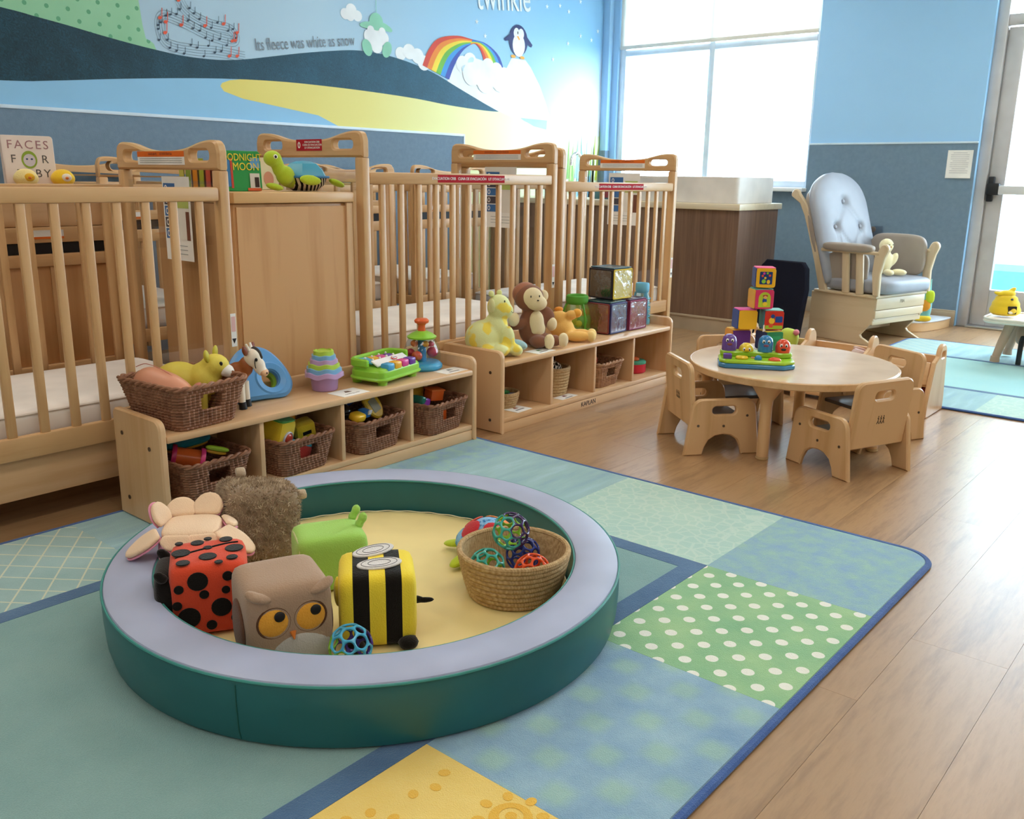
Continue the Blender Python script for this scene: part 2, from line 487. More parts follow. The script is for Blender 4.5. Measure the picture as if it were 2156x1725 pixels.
flat('printed_white_slope', [[(5.03, 1.66), (5.15, 1.83), (5.3, 1.86), (5.5, 1.84), (5.7, 1.82), (5.76, 1.9), (5.93, 1.9), (6.0, 1.85), (6.12, 1.72), (6.2, 1.6), (6.28, 1.45), (6.3, 1.375), (5.9, 1.44), (5.62, 1.49)]], plain('#eef5fa', .6), 0)
flat('printed_cloud', puff([(4.1, 2.0), (4.15, 2.03), (4.2, 2.0), (4.14, 1.99)], [.04, .045, .04, .035]), WPRINT, 2)
flat('printed_cloud', puff([(4.58, 1.81), (4.66, 1.83), (4.74, 1.81), (4.8, 1.77)], [.05, .06, .06, .06]), WPRINT, 2)
flat('printed_cloud', puff([(5.2, 1.8), (5.28, 1.83), (5.38, 1.78), (5.48, 1.81), (5.58, 1.79), (5.3, 1.74), (5.45, 1.7), (5.62, 1.72)], [.07, .07, .08, .07, .07, .1, .1, .1]), WPRINT, 3)
for c in ((5.29, 1.835), (5.22, 1.775), (5.5, 1.72), (5.4, 1.66)):
    flat('printed_cloud_swirl', [ellipse(c[0], c[1], .035, .02, 12, .5)], plain('#c3e2f2', .6), 5)
flat('printed_blue_strip', [[(5.874, 1.459), (6.223, 1.458), (6.215, 1.384), (6.047, 1.403)]], plain('#a9d4ea', .6), 5)
# rainbow
def resample(p, n):
    p = cr([Vector((a, b)) for a, b in p], 8); d = [0]
    for a, b in zip(p, p[1:]): d.append(d[-1] + (b - a).length)
    out = []; j = 0
    for i in range(n):
        s = d[-1] * i / (n - 1)
        while j < len(d) - 2 and d[j + 1] < s: j += 1
        k = (s - d[j]) / max(d[j + 1] - d[j], 1e-9); out.append(p[j].lerp(p[j + 1], min(max(k, 0), 1)))
    return out
ro = resample([(4.785, 1.753), (4.844, 1.859), (4.945, 1.948), (5.136, 1.989), (5.297, 1.983), (5.46, 1.97), (5.601, 1.903), (5.658, 1.818)], 26)
ri = resample([(5.056, 1.681), (5.118, 1.796), (5.207, 1.898), (5.316, 1.954), (5.371, 1.939), (5.409, 1.896), (5.438, 1.827)], 26)
for k, c in enumerate(('#d8432f', '#ef8a2c', '#f3d536', '#6fb744', '#3f95dc', '#3b4fae')):
    n = 15
    b = [[ro[i].lerp(ri[i], q) for i in range(n + 1)] for q in (k / 6, (k + 1) / 6)]
    flat('printed_rainbow_band', [[tuple(p) for p in b[0]] + [tuple(p) for p in b[1][::-1]]], plain(c, .55), 5)
    b = [[ri[i].lerp(ro[i], q) for i in range(n, 26)] for q in (k / 6, (k + 1) / 6)]
    flat('printed_rainbow_band', [[tuple(p) for p in b[0]] + [tuple(p) for p in b[1][::-1]]], plain(c, .55), 4)
# penguin print
pn = flat('printed_penguin', [ellipse(5.835, 2.035, .115, .115, 24), [(5.74, 2.08), (5.66, 2.03), (5.675, 2.015), (5.75, 2.03)], [(5.93, 2.08), (6.01, 2.02), (5.995, 2.0), (5.92, 2.03)]], plain('#27336e', .55), 6)
flat('belly', [ellipse(5.84, 2.0, .075, .085, 20), ellipse(5.81, 2.085, .035, .04, 14), ellipse(5.865, 2.085, .035, .04, 14)], WPRINT, 7, wall_left)
flat('beak', [[(5.81, 2.065), (5.875, 2.068), (5.842, 2.035)]], plain('#f2a52c', .5), 8)
for x in (5.775, 5.885): flat('foot', [ellipse(x, 1.913, .03, .012, 12)], plain('#f2a52c', .5), 8)
for x in (5.825, 5.855): flat('eye', [ellipse(x, 2.09, .007, .012, 10)], BLACK, 8)
# hanging lamb print
GRN = plain('#8fd0b4', .55)
flat('printed_lamb', [ellipse(4.36, 1.985, .06, .055, 20), ellipse(4.3, 1.957, .085, .022, 16, .1), ellipse(4.43, 1.962, .075, .022, 16, -.25), ellipse(4.275, 1.815, .04, .055, 16, .5), ellipse(4.45, 1.82, .04, .055, 16, -.5), [(4.358, 2.02), (4.357, 2.4), (4.361, 2.4), (4.362, 2.02)]], GRN, 6)
flat('printed_lamb_fleece', puff([(4.36, 1.88), (4.3, 1.89), (4.42, 1.89), (4.36, 1.83), (4.31, 1.93), (4.41, 1.93)], [.07, .05, .05, .05, .03, .03]), WPRINT, 5)
flat('printed_lamb_tail', puff([(4.33, 2.2), (4.4, 2.2)], [.03, .03]), GRN, 6)
for x, z in ((6.482, 2.332), (6.906, 2.231), (6.641, 2.431), (6.189, 2.33), (6.656, 2.164), (6.816, 2.149), (6.482, 2.085), (6.283, 1.941), (5.352, 2.111), (5.446, 2.023), (6.36, 2.36)):
    flat('printed_star', [[(x + (.022 if i % 2 == 0 else .008) * sin(i * pi / 5), z + (.022 if i % 2 == 0 else .008) * cos(i * pi / 5)) for i in range(10)]], WPRINT, 5)
# music staff print
INK = plain('#46566a', .6); RED = plain('#e0573a', .6)
spine = cr([(2.9, 1.99), (2.96, 1.87), (3.1, 1.815), (3.24, 1.80), (3.26, 1.74), (3.1, 1.755), (2.95, 1.80), (2.83, 1.82), (2.8, 1.76), (2.84, 1.68), (3.0, 1.665), (3.15, 1.67), (3.33, 1.66)], 8)
loops = []
nr = []
for i in range(len(spine)):
    d = (spine[min(i + 1, len(spine) - 1)] - spine[max(i - 1, 0)]).normalized(); nr.append(Vector((-d.y, d.x)))
for k in range(5):
    o_ = (k - 2) * .014
    a = [tuple(p + n * (o_ + .0008)) for p, n in zip(spine, nr)]; b = [tuple(p + n * (o_ - .0008)) for p, n in zip(spine, nr)]
    for i in range(len(a) - 1): loops.append([a[i], a[i + 1], b[i + 1], b[i]])
flat('printed_music_staff', loops, INK, 5)
random.seed(4)
lk, lr = [], []
for i in range(3, len(spine) - 2, 2):
    p = spine[i] + nr[i] * random.uniform(-.03, .03)
    L = lr if random.random() < .22 else lk; s = 1.5 if L is lr else 1
    L.append(ellipse(p.x, p.y, .008 * s, .006 * s, 8, .4)); L.append([(p.x + .006 * s, p.y), (p.x + .009 * s, p.y), (p.x + .012 * s, p.y + .035 * s), (p.x + .009 * s, p.y + .035 * s)])
flat('printed_music_notes', lk, plain('#33465a', .6), 6); flat('printed_red_notes', lr, RED, 6)
text('printed_line', 'Its fleece was white as snow', .098, plain('#7d8894', .6), wall_left, T(3.785, YW - .006, 1.79) @ FRONT @ Rz(radians(8.5)), .0002, width=.69)
text('printed_word', 'twinkle', .30, WPRINT, wall_left, T(5.66, YW - .006, 2.32) @ FRONT @ Rz(radians(6)), .0002, width=.72)
# printed shrubs near the corner
random.seed(8)
for k in range(70):
    x = random.uniform(6.25, 7.02); b = .75 + random.uniform(0, .25); h = random.uniform(.25, .5) * (.6 + (x - 6.2) * .7)
    c = random.choice(('#b8dc86', '#d7ecb0', '#9fd0dd', '#7fb6c8', '#e4f2c8', '#86c060')) if x < 6.85 else random.choice(('#2f5a4a', '#7fae2e', '#c5d53a', '#24413f'))
    flat('printed_leaf', [[(x - .016, b), (x + .016, b), (x + .01 + random.uniform(-.03, .03), b + h)]], plain(c, .6), 6 + k % 5)

# ---- window wall
BLUE = plain('#a4d0f6', .65, .25, .06, 200, .1)
def wy(y): return -y      # plates for this wall are drawn looking along +X
g = G()
g.plate([(wy(YW + .1), 0), (wy(1.745), 0), (wy(1.745), 2.62), (wy(-.9), 2.62), (wy(-.9), 0), (wy(Y0), 0), (wy(Y0), ZC), (wy(YW + .1), ZC)], [rrect(wy(4.75), .93, wy(2.945), 2.68, 0)], .15, 0, T(XW + .075, 0, 0) @ FACEX)
wall_far = struct(obj('wall_far', g, BLUE))
obj('wainscot_panel', G().box((XW - .006, (1.745 + 2.945) / 2, .64), (.012, 1.2, 1.27)), WAINS, wall_far)
obj('wainscot_panel', G().box((XW - .006, (2.945 + YW) / 2, .465), (.012, YW - 2.945, .93)), WAINS, wall_far)
obj('rail', G().box((XW - .009, (1.745 + 2.945) / 2, 1.277), (.018, 1.2, .014), .004), TRIM, wall_far)
obj('corner_post', G().box((XW - .03, YW - .035, 1.375), (.06, .07, 2.75), .004), plain('#a4d0f6', .6, .3, 0, 60, .1), wall_far)
obj('corner_wainscot', G().box((XW - .034, YW - .037, .62), (.068, .075, 1.24), .003), WAINS, wall_far)
BASE = plain('#b9a78f', .5)
bb = thing('baseboard_far', '', '', (0, 0, 0))
for k in ('label', 'category'): del bb[k]
struct(bb)
obj('board', G().box((XW - .012, (1.745 + 2.945) / 2, .05), (.024, 1.2, .1), .004), BASE, bb)
obj('cap', G().box((XW - .012, (1.745 + 2.945) / 2, .105), (.018, 1.2, .018), .005), BASE, bb)

ALU = plain('#dbe6f2', .4, .5, Metallic=.2)
win = thing('window_1', '', ''); struct(win)
for k in ('label', 'category'): del win[k]
WX = XW + .06
def bar(name, y0, y1, z0, z1, d=.06, x=WX, m=ALU, par=win, bev=.004):
    return obj(name, G().box((x, (y0 + y1) / 2, (z0 + z1) / 2), (d, abs(y1 - y0), z1 - z0), bev), m, par)
bar('jamb', 4.69, 4.75, .93, 2.68); bar('jamb', 2.945, 2.975, .93, 2.68); bar('head', 2.975, 4.69, 2.63, 2.68)
bar('bottom_rail', 2.975, 4.69, .95, 1.0); bar('mullion', 3.83, 3.88, 1.0, 2.63); bar('transom_bar', 2.975, 3.83, 2.03, 2.08); bar('transom_bar', 3.88, 4.69, 2.03, 2.08)
obj('sill', G().box((XW - .01, (4.75 + 2.945) / 2, .935), (.17, 1.82, .03), .006), plain('#e8ecef', .4), win)
PANE = glass('#f4fbff')
for a, b in ((2.975, 3.83), (3.88, 4.69)):
    for c, d in ((1.0, 2.03), (2.08, 2.63)): bar('pane', a, b, c, d, .006, WX, PANE, win, 0)
t = thing('roller_blind', 'white roller blind pulled part way down over the window', 'blind', (XW + .012, 3.85, 2.1))
def blindm():
    s = NT('blind_cloth'); s.col('#f4f1ea'); tr = s.new('BsdfTranslucent'); tr.inputs[0].default_value = lin('#f4f1ea')
    mx = s.new('MixShader'); mx.inputs[0].default_value = .55
    s.l(s.p.outputs[0], mx.inputs[1]); s.l(tr.outputs[0], mx.inputs[2]); s.l(mx.outputs[0], s.n['Material Output'].inputs[0]); return s.set(.8)
obj('cloth', G().box((0, 0, .29), (.003, 1.78, .57)), blindm(), t)
obj('hem_bar', G().box((0, 0, 0), (.014, 1.78, .03), .005), plain('#e9e2d6', .5), t)

# ---- door
dr = thing('door_1', '', ''); struct(dr)
for k in ('label', 'category'): del dr[k]
DX = 7.16
ALG = plain('#c6c3c4', .35, .5, Metallic=.25)
def dbar(name, y0, y1, z0, z1, d=.05, x=DX, m=ALG, bev=.004): return bar(name, y0, y1, z0, z1, d, x, m, dr, bev)
dbar('jamb', 1.675, 1.745, 0, 2.62, .12); dbar('jamb', .66, .73, 0, 2.62, .12); dbar('header', .73, 1.675, 2.03, 2.1, .1); dbar('head', .73, 1.675, 2.57, 2.62, .1)
dbar('transom_pane', .73, 1.675, 2.1, 2.57, .006, DX, PANE, 0)
dbar('stile', 1.565, 1.67, .015, 2.02); dbar('stile', .735, .835, .015, 2.02)
dbar('top_rail', .835, 1.565, 1.92, 2.02); dbar('bottom_rail', .835, 1.565, .015, .27)
dbar('pane', .835, 1.565, .27, 1.92, .006, DX, PANE, 0)
dbar('threshold', .73, 1.675, 0, .015, .16, DX - .03, STEEL)
cb = obj('crash_bar', G().box((DX - .06, 1.2, .96), (.045, .8, .06), .008), plain('#dcdad8', .4), dr)
obj('latch_block', G().box((DX - .06, 1.625, .965), (.05, .08, .08), .008), BLACK, dr)
obj('latch_plate', G().box((DX - .045, 1.645, .965), (.03, .04, .17), .008), BLACK, dr)
obj('hinge_strip', G().box((DX - .03, 1.672, 1.0), (.01, .006, 2.0)), plain('#8f8c8c', .5), dr)
# side light beyond the door
dbar('side_post', -.9, -.83, 0, 2.62, .12); dbar('side_pane', -.83, .66, .1, 2.57, .006, DX, PANE, 0); dbar('side_sill', -.83, .66, 0, .1, .1); dbar('side_head', -.83, .66, 2.57, 2.62, .1)

# ---- outside
struct(obj('outdoor_ground', G().box((14.2, 1, -.1), (14, 26, .1)), plain('#d8d6d0', .9)))
pad = obj('play_pad', G().plate(rrect(-.8, -1.9, .8, 1.9, .3), (), .3, .05), plain('#5fc6cf', .7))
pad.location = (9.0, .5, .22); tag(pad, 'turquoise padded play block outside behind the glass door', 'play pad')
t = thing('shade_canopy', 'pale green shade canopy on posts outside the window', 'canopy', (12.0, 4.6, -.05))
obj('canopy', G().plate(rrect(-1.4, -2.4, 1.4, 2.4, .2), (), .05, .01, T(0, 0, 2.25) @ rot(.06, .08, 0)), plain('#9fdc8e', .7), t)
for sx, sy in ((-1.2, 1.9), (-1.2, -1.9), (1.2, 1.9), (1.2, -1.9)):
    obj('post', G().cyl((sx, sy, 0), (sx, sy, 2.25), .05), plain('#cfe0e6', .5), t)
# ------------------------------------------------------------------ rugs
def carpet(name, fn):
    t = NT(name); t.col(fn(t)); n = t.noise(t.mp((1, 1, 1)), 420, 2); n2 = t.noise(t.mp((1, 1, 1)), 60, 2)
    t.bump(t.math('ADD', n, t.math('MULTIPLY', n2, .5)), .55, .004); return t.set(1, .05, Sheen_Weight=.3)
def mottle(t, a, b, sc=5, d=4): return t.ramp(t.noise(t.mp((1, 1, 1), 'Object'), sc, d, .6), [(.3, a), (.7, b)])
def speck(t, c, amt=.12): return t.mix(amt, c, t.noise(t.mp((1, 1, 1)), 300, 1), 'OVERLAY')
FIELD = carpet('rug_field', lambda t: speck(t, mottle(t, '#7ea5a4', '#8fb2af', 4)))
STRIPE = carpet('rug_stripe', lambda t: speck(t, mottle(t, '#47698f', '#577a9f', 10)))
WASH = carpet('rug_wash', lambda t: speck(t, t.ramp(t.noise(t.mp((1, 6, 1), rot=(0, 0, .5)), 4, 4), [(.3, '#8fb5c4'), (.55, '#9dc3c6'), (.7, '#a9cdd6')])))
CORNER = carpet('rug_corner', lambda t: speck(t, mottle(t, '#86abc9', '#9cc4b8', 22, 4)))
def polka(t):
    o = t.xyz(); m_ = dots(t, o[0], o[1], .083, .0138)
    return speck(t, t.mix(m_, mottle(t, '#84b98a', '#a4cc94', 7, 4), '#f1f0e6'), .06)
POLKA = carpet('rug_polka', polka)
def plaid(t):
    o = t.xyz(); base = mottle(t, '#7fa3c2', '#9dbfcf', 9, 4)
    def pulse(a, sh): 
        f = t.math('ABSOLUTE', t.math('SUBTRACT', t.math('FRACT', t.math('ADD', t.math('DIVIDE', a, .14), sh + 40)), .5))
        return t.ramp(f, [(.1, (1, 1, 1, 1)), (.27, (0, 0, 0, 1))])
    a = t.math('MULTIPLY', pulse(o[0], 0), pulse(o[1], 0)); b = t.math('MULTIPLY', pulse(o[0], .5), pulse(o[1], .5))
    return speck(t, t.mix(t.math('MULTIPLY', t.math('MAXIMUM', a, b), .42), base, '#a9d0a6'), .08)
PLAID = carpet('rug_plaid', plaid)
SUNNY = carpet('rug_yellow', lambda t: speck(t, mottle(t, '#f2cf6c', '#f5d67c', 6), .06))
def lattice(t):
    o = t.xyz(); q = []
    for s in (1, -1):
        u = t.math('ADD', t.math('MULTIPLY', o[0], 1.0), t.math('MULTIPLY', o[1], s * .75))
        f = t.math('ABSOLUTE', t.math('SUBTRACT', t.math('FRACT', t.math('ADD', t.math('DIVIDE', u, .083), 40)), .5)); q.append(f)
    m_ = t.math('LESS_THAN', t.math('MINIMUM', q[0], q[1]), .035)
    return speck(t, t.mix(m_, mottle(t, '#98bcbb', '#a9c8c6', 6), '#d9dcc4'), .08)
LATTICE = carpet('rug_lattice', lattice)
def giraffe(t):
    v = t.new('TexVoronoi', feature='DISTANCE_TO_EDGE', Scale=26); t.l(t.mp((1, 1, 1)), v.inputs['Vector'])
    f = t.ramp(v.outputs[0], [(.03, (1, 1, 1, 1)), (.1, (0, 0, 0, 1))])
    return speck(t, t.mix(t.math('MULTIPLY', f, .5), mottle(t, '#aed2c8', '#bcdacb', 5), '#d6e6d8'), .08)
GIRAFFE = carpet('rug_pale', giraffe)
BIND = carpet('rug_binding', lambda t: mottle(t, '#3a5c9a', '#4769a6', 30))

def rug(label, x0, y0, x1, y1, patches, stripes, field):
    t = thing('rug', label, 'rug', (0, 0, 0))
    obj('backing', G().plate(rrect(x0, y0, x1, y1, .09, 8), (), .008, .001, T(0, 0, .0042)), field, t)
    for a, b, c, d, mt, lb in patches:
        r = [0, 0, 0, 0]
        if c >= x1 - .02 and d >= y1 - .02: r[0] = .085
        if a <= x0 + .02 and d >= y1 - .02: r[1] = .085
        if a <= x0 + .02 and b <= y0 + .02: r[2] = .085
        if c >= x1 - .02 and b <= y0 + .02: r[3] = .085
        p = obj('patch', G().plate(rrect(max(a, x0 + .008), max(b, y0 + .008), min(c, x1 - .008), min(d, y1 - .008), r, 8), (), .002, .0004, T(0, 0, .009)), mt, t)
        p['label'] = lb
    for k, (a, b, c, d) in enumerate(stripes):
        obj('stripe', G().box(((a + c) / 2, (b + d) / 2, .0092), (c - a, d - b, .003)), STRIPE, t)
    pts = [(x, y, .0052) for x, y in rrect(x0, y0, x1, y1, .09, 8)]
    obj('binding', G().plate(rrect(x0 - .009, y0 - .009, x1 + .009, y1 + .009, .099, 10), [rrect(x0 + .009, y0 + .009, x1 - .009, y1 - .009, .081, 10)], .0104, .004, T(0, 0, .0052)), BIND, t)
    return t
RX0, RY0, RX1, RY1 = -.42, .59, 2.53, 2.545
xb = [2.53, 2.045, 1.535, 1.005, .49, -.02, -.42]
near = [CORNER, POLKA, PLAID, SUNNY, WASH, GIRAFFE]; nl = ['mottled blue corner patch', 'green patch with white polka dots', 'blue and green plaid patch', 'yellow patch with printed suns', 'blue wash patch', 'pale patch']
pt = [(xb[i + 1], RY0, xb[i], 1.03, near[i], nl[i]) for i in range(6)]
pt += [(2.045, 1.03, 2.53, 1.586, GIRAFFE, 'pale teal patch with faint net pattern'), (2.045, 1.586, 2.53, 2.08, WASH, 'blue wash patch')]
far_ = [CORNER, WASH, WASH, LATTICE, POLKA, PLAID]; fl = ['mottled blue corner patch', 'blue wash patch', 'blue wash patch', 'teal patch with cream lattice lines', 'green patch with white polka dots', 'blue plaid patch']
pt += [(xb[i + 1] + (.06 if i == 2 else 0), 2.08, xb[i] + (.06 if i == 3 else 0), RY1, far_[i], fl[i]) for i in range(6)]
pt += [(-.42, 1.085, 1.99, 2.068, FIELD, 'plain grey teal field')]
R1 = rug('large blue and green patchwork rug under the soft play ring', RX0, RY0, RX1, RY1, pt,
         [(-.42, 1.03, 2.045, 1.085), (1.99, 1.085, 2.045, 2.08), (-.42, 2.068, 2.045, 2.118)], FIELD)
SUNP = carpet('rug_sun_print', lambda t: mottle(t, '#eeb83f', '#f0c04c', 12))
for (x, y) in ((.955, .79), (.78, .93), (.75, .72), (.6, .87), (.93, .985)):
    g = G()
    if y < .96:
        g.plate(ellipse(0, 0, .036, .036, 20), [ellipse(.004, .002, .02, .02, 16)], .0006, 0); g.plate(ellipse(.004, .002, .01, .01, 12), (), .0006, 0)
    for k in range(8):
        a = k * pi / 4
        if y < .96 or k in (5, 6, 7): g.plate(ellipse(.052 * cos(a), .052 * sin(a), .011, .009, 12, a), (), .0006, 0)
    obj('printed_sun', g, SUNP, R1, (x, y, .0106))
R2 = rug('far teal patchwork rug beside the rocking chair', 4.36, -1.2, 6.25, 1.8,
         [(4.36, -1.2, 4.8, .95, GIRAFFE, 'pale patch'), (4.36, .95, 4.8, 1.8, WASH, 'teal patch'), (5.71, -1.2, 6.25, .98, SUNNY, 'yellow patch'), (5.71, .98, 6.25, 1.5, WASH, 'blue patch'), (5.71, 1.5, 6.25, 1.8, LATTICE, 'lattice patch')],
         [(4.8, -1.2, 4.835, 1.8), (5.68, -1.2, 5.71, 1.8)], carpet('rug_teal', lambda t: mottle(t, '#9ccfcf', '#a9d6d2', 3)))

# ------------------------------------------------------------------ soft play ring
LAV = plain('#abb2cc', .38, .4, .03, 30); GREEN = plain('#256569', .36, .45, .04, 25); PADY = plain('#f0da98', .45, .3, .04, 18)
RCX, RCY, RANG = 1.325, 1.54, radians(49)
SEAM = 156
ring = thing('soft_play_ring', 'round padded play ring, lavender top and green sides, on the patchwork rug', 'play ring', (RCX, RCY, .0105), RANG)
ESX, ESY = 1.02, .985
obj('outer_wall', G().lathe([(.57, 0), (.586, .005), (.592, .03), (.595, .08), (.595, .12), (.591, .129), (.57, .131)], n=96, sx=ESX, sy=ESY), GREEN, ring)
obj('inner_wall', G().lathe([(.505, .131), (.490, .128), (.487, .115), (.486, .04), (.49, .004)], n=96, sx=ESX, sy=ESY), GREEN, ring)
obj('top_cover', G().lathe([(.4895, .126), (.492, .1325), (.5, .135), (.54, .137), (.58, .135), (.589, .1325), (.5925, .126)], n=96, sx=ESX, sy=ESY), LAV, ring)
PIPE = plain('#3f8f88', .4)
for r_ in (.4885, .5935):
    obj('piping', G().tube([(ESX * r_ * cos(a), ESY * r_ * sin(a), .1285) for a in [2 * pi * i / 120 for i in range(120)]], .0028, 6, True), PIPE, ring)
for a in (radians(SEAM), radians(SEAM + 120), radians(SEAM + 240)):
    obj('seam', G().tube([(ESX * r_ * cos(a), ESY * r_ * sin(a), z) for r_, z in ((.5865, .006), (.5925, .03), (.5955, .08), (.5955, .12))], .0012, 5), plain('#215a52', .5), ring)
g = G(); prof = [(.0, .048), (.3, .047), (.44, .045), (.47, .041), (.482, .03), (.484, 0)]
g.lathe(prof, n=96, sx=ESX, sy=ESY); obj('floor_pad', g, PADY, ring)
obj('pad_edge', G().tube([(ESX * .476 * cos(a), ESY * .476 * sin(a), .041 + .0009 * sin(a * 47)) for a in [2 * pi * i / 480 for i in range(480)]], .0016, 5, True), plain('#efe3c0', .5), ring)
PZ = .0585

# ------------------------------------------------------------------ low toy shelves
def shelf(label, x0, x1, y0, y1, h, zt, z0, brand=False):
    t = thing('toy_shelf', label, 'shelf', (x0, y0, z0))
    L, D = x1 - x0, y1 - y0; th = .022
    side = [(0, 0), (D, 0)] + arc(D - .02, h - .02, .02, 0, 90, 5) + arc(.03, h - .03, .03, 90, 180, 6)
    for x in (th / 2, L - th / 2):
        o = obj('side_panel', G().plate(side, (), th, .005, Matrix.Rotation(pi / 2, 4, 'Z') @ FRONT), MAPLE['z'], t, (x, 0, 0))
        for yy, zz in ((.06, .05), (.06, h - .09), (D - .05, h - .07), (D - .06, .06)):
            sx = -1 if x < L / 2 else 1
            obj('screw', G().cyl((0, 0, 0), (sx * .002, 0, 0), .0065, n=12), SCREW, o, (sx * th / 2, yy, zz))
    w_ = L - 2 * th
    obj('top_board', G().box((L / 2, D / 2 - .004, zt - .011), (w_, D - .012, .022), .006), MAPLE['x'], t)
    obj('back_ledge', G().box((L / 2, D - .012, zt + .018), (w_, .02, .044), .004), MAPLE['x'], t)
    obj('back_panel', G().box((L / 2, D - .008, (zt + .04) / 2), (w_, .006, zt - .07)), MAPLE['x'], t)
    obj('bottom_board', G().box((L / 2, D / 2 - .004, .051), (w_, D - .02, .02), .004), MAPLE['x'], t)
    k = obj('kick_board', G().box((L / 2, .014, .02), (w_, .016, .04), .002), MAPLE['x'], t)
    for i in range(1, 4):
        x = th + w_ * i / 4
        obj('divider', G().box((x, D / 2, (zt - .022 + .061) / 2), (.016, D - .02, zt - .022 - .061), .002), MAPLE['z'], t)
    if brand: text('lettering', 'KAPLAN', .03, BLACK, t, T(L * .463, .0055, .021) @ FRONT)
    return t
SH1 = shelf('low maple toy shelf, nearest the lavender ring, with four wicker baskets', 1.215, 2.515, 2.28, 2.54, .325, .2767, .0106)
SH2 = shelf('low maple toy shelf farther right, holding plush animals and clear cubes', 2.652, 3.962, 2.275, 2.60, .335, .292, 0, True)

# ------------------------------------------------------------------ cribs
ORANGE = plain('#e0702e', .85, .1); REDL = plain('#b02a34', .85, .1); GREYT = plain('#9a9a98', .7)
ACRYL = glass('#fbfdff', .03, .25)
SPM = {}
def spindle(L):
    k = round(L, 3)
    if k not in SPM: SPM[k] = G().box((0, 0, 0), (.027, .016, L), .005).mesh('spindle'); SPM[k].materials.append(WOOD['z'])
    return SPM[k]
def end_board(W, H, dip):
    c = cr([(.0, H - .035), (.012, H - .008), (.045, H), (.11, H - .006), (W * .32, H - dip * .8), (W * .5, H - dip), (W * .68, H - dip * .8), (W - .11, H - .006), (W - .045, H), (W - .012, H - .008), (W, H - .035)], 5)
    out = [(0, 0)] + [tuple(p) for p in c] + [(W, 0)]
    slots = [rrect(a, .03, a + .115, .062, .0155, 6) for a in (.055, W - .17)]
    return out[::-1], slots
def crib(label, x0, x1, y0, zr, zt, W=.65, warn=(), group='pine cribs in the front row', zb=.205, slats=0, red=None):
    t = thing('crib', label, 'crib', (x0, y0, 0), 0, group); L = x1 - x0; dz = zr - .955
    for ex in (.018, L - .018):
        e = thing('end_frame', '', '', (ex, 0, 0)); del e['label'], e['category']; e.parent = t
        bh = .093
        for y in (.022, W - .022):
            obj('post', G().box((0, y, (.1 + zt - bh) / 2), (.036, .044, zt - bh - .1), .007), WOOD['z'], e)
        o, s = end_board(W, bh, .032)
        obj('top_board', G().plate(o, s, .036, .007, Matrix.Rotation(pi / 2, 4, 'Z') @ FRONT), WOOD['y'], e, (0, 0, zt - bh))
        obj('bottom_rail', G().box((0, W / 2, .24 + dz * .5), (.022, W - .09, .09), .004), WOOD['y'], e)
        obj('clear_panel', G().box((0, W / 2, (zt - bh + .285) / 2), (.005, W - .09, zt - bh - .285 - .07)), ACRYL, e)
    for fy, nm in ((.018, 'front'), (W - .018, 'back')):
        s = thing('side_rail', '', '', (0, fy, 0)); del s['label'], s['category']; s.parent = t
        obj('rail', G().box((L / 2, 0, zr - .022), (L - .074, .03, .044), .007), WOOD['x'], s)
        obj('lower_rail', G().box((L / 2, 0, zb + .033), (L - .074, .026, .066), .006), WOOD['x'], s)
        n = 11
        for k in range(n):
            x = .036 + (L - .072) * (k + .75) / (n + .5)
            a, b = zb + .06, zr - .04
            obj('spindle', spindle(b - a), WOOD['z'], s, (x, 0, (a + b) / 2))
    obj('apron', G().box((L / 2, .04, .145), (L - .08, .016, .125), .002), MAPLE['x'], t)
    obj('mattress_base', G().box((L / 2, W / 2, zb + .015), (L - .08, W - .1, .02)), BLACK, t)
    for x in (.02, L - .02):
        for y in (.03, W - .03):
            obj('caster', G().cyl((x, y - .012, .03), (x, y + .012, .03), .029, n=16).cyl((x, y, .05), (x, y, .105), .008, n=8), BLACK, t)
    # warning stickers
    for side in warn:
        ex = .018 if side == 'l' else L - .018
        sgn = -1
        if side == 'c':
            st = obj('red_label', G().box((0, 0, 0), (.001, .155, .042)), REDL, t, (.018 - .0188, W * .47, zt - .048))
            text('lettering', "EVACUATION CRIB\nCUNA DE EVACUACI\u00d3N\nLIT D'EVACUATION", .0105, WHITE, st, T(-.001, -.02, .0) @ FACEX); obj('icon', G().plate(ellipse(0, 0, .008, .012, 12), [ellipse(0, 0, .004, .007, 12)], .0006, 0, FACEX), WHITE, st, (-.0008, .06, 0))
            continue
        st = obj('warning_label', G().box((0, 0, 0), (.001, .3, .044)), PAPER, t, (ex - .0188, W * .53, zt - .055))
        obj('orange_band', G().box((-.0006, 0, .013), (.001, .3, .018)), ORANGE, st)
        text('lettering', 'WARNING     ADVERTENCIA', .012, plain('#a5512a', .6), st, T(-.0015, 0, .013) @ FACEX)
        for kk in range(3):
            obj('print_line', G().box((-.0008, 0, -.002 - kk * .0065), (.0006, .27, .002)), GREYT, st)
    ps = obj('post_label', G().box((0, 0, 0), (.02, .0008, .11)), PAPER, t, (L - .018, -.0006, zr - .46))
    obj('pink_print', G().box((0, -.0006, .02), (.015, .0006, .05)), plain('#e6b8b4', .7), ps)
    obj('triangle_mark', G().plate([(-.008, -.028), (.008, -.028), (0, -.045)], (), .0008, 0, FRONT), BLACK, ps, (0, -.0006, 0))
    if red:
        st = obj('red_label', G().box((0, 0, 0), (red[1] - red[0], .001, .03)), REDL, t, ((red[0] + red[1]) / 2 - x0, .0026, zr - .021))
        text('lettering', "EVACUATION CRIB   CUNA DE EVACUACI\u00d3N   LIT D'EVACUATION", .0155, WHITE, st, T(0, -.001, 0) @ FRONT, width=(red[1] - red[0]) / .405)
    return t
SHEET = plain('#f4ece4', .75, .2, .1, 20)
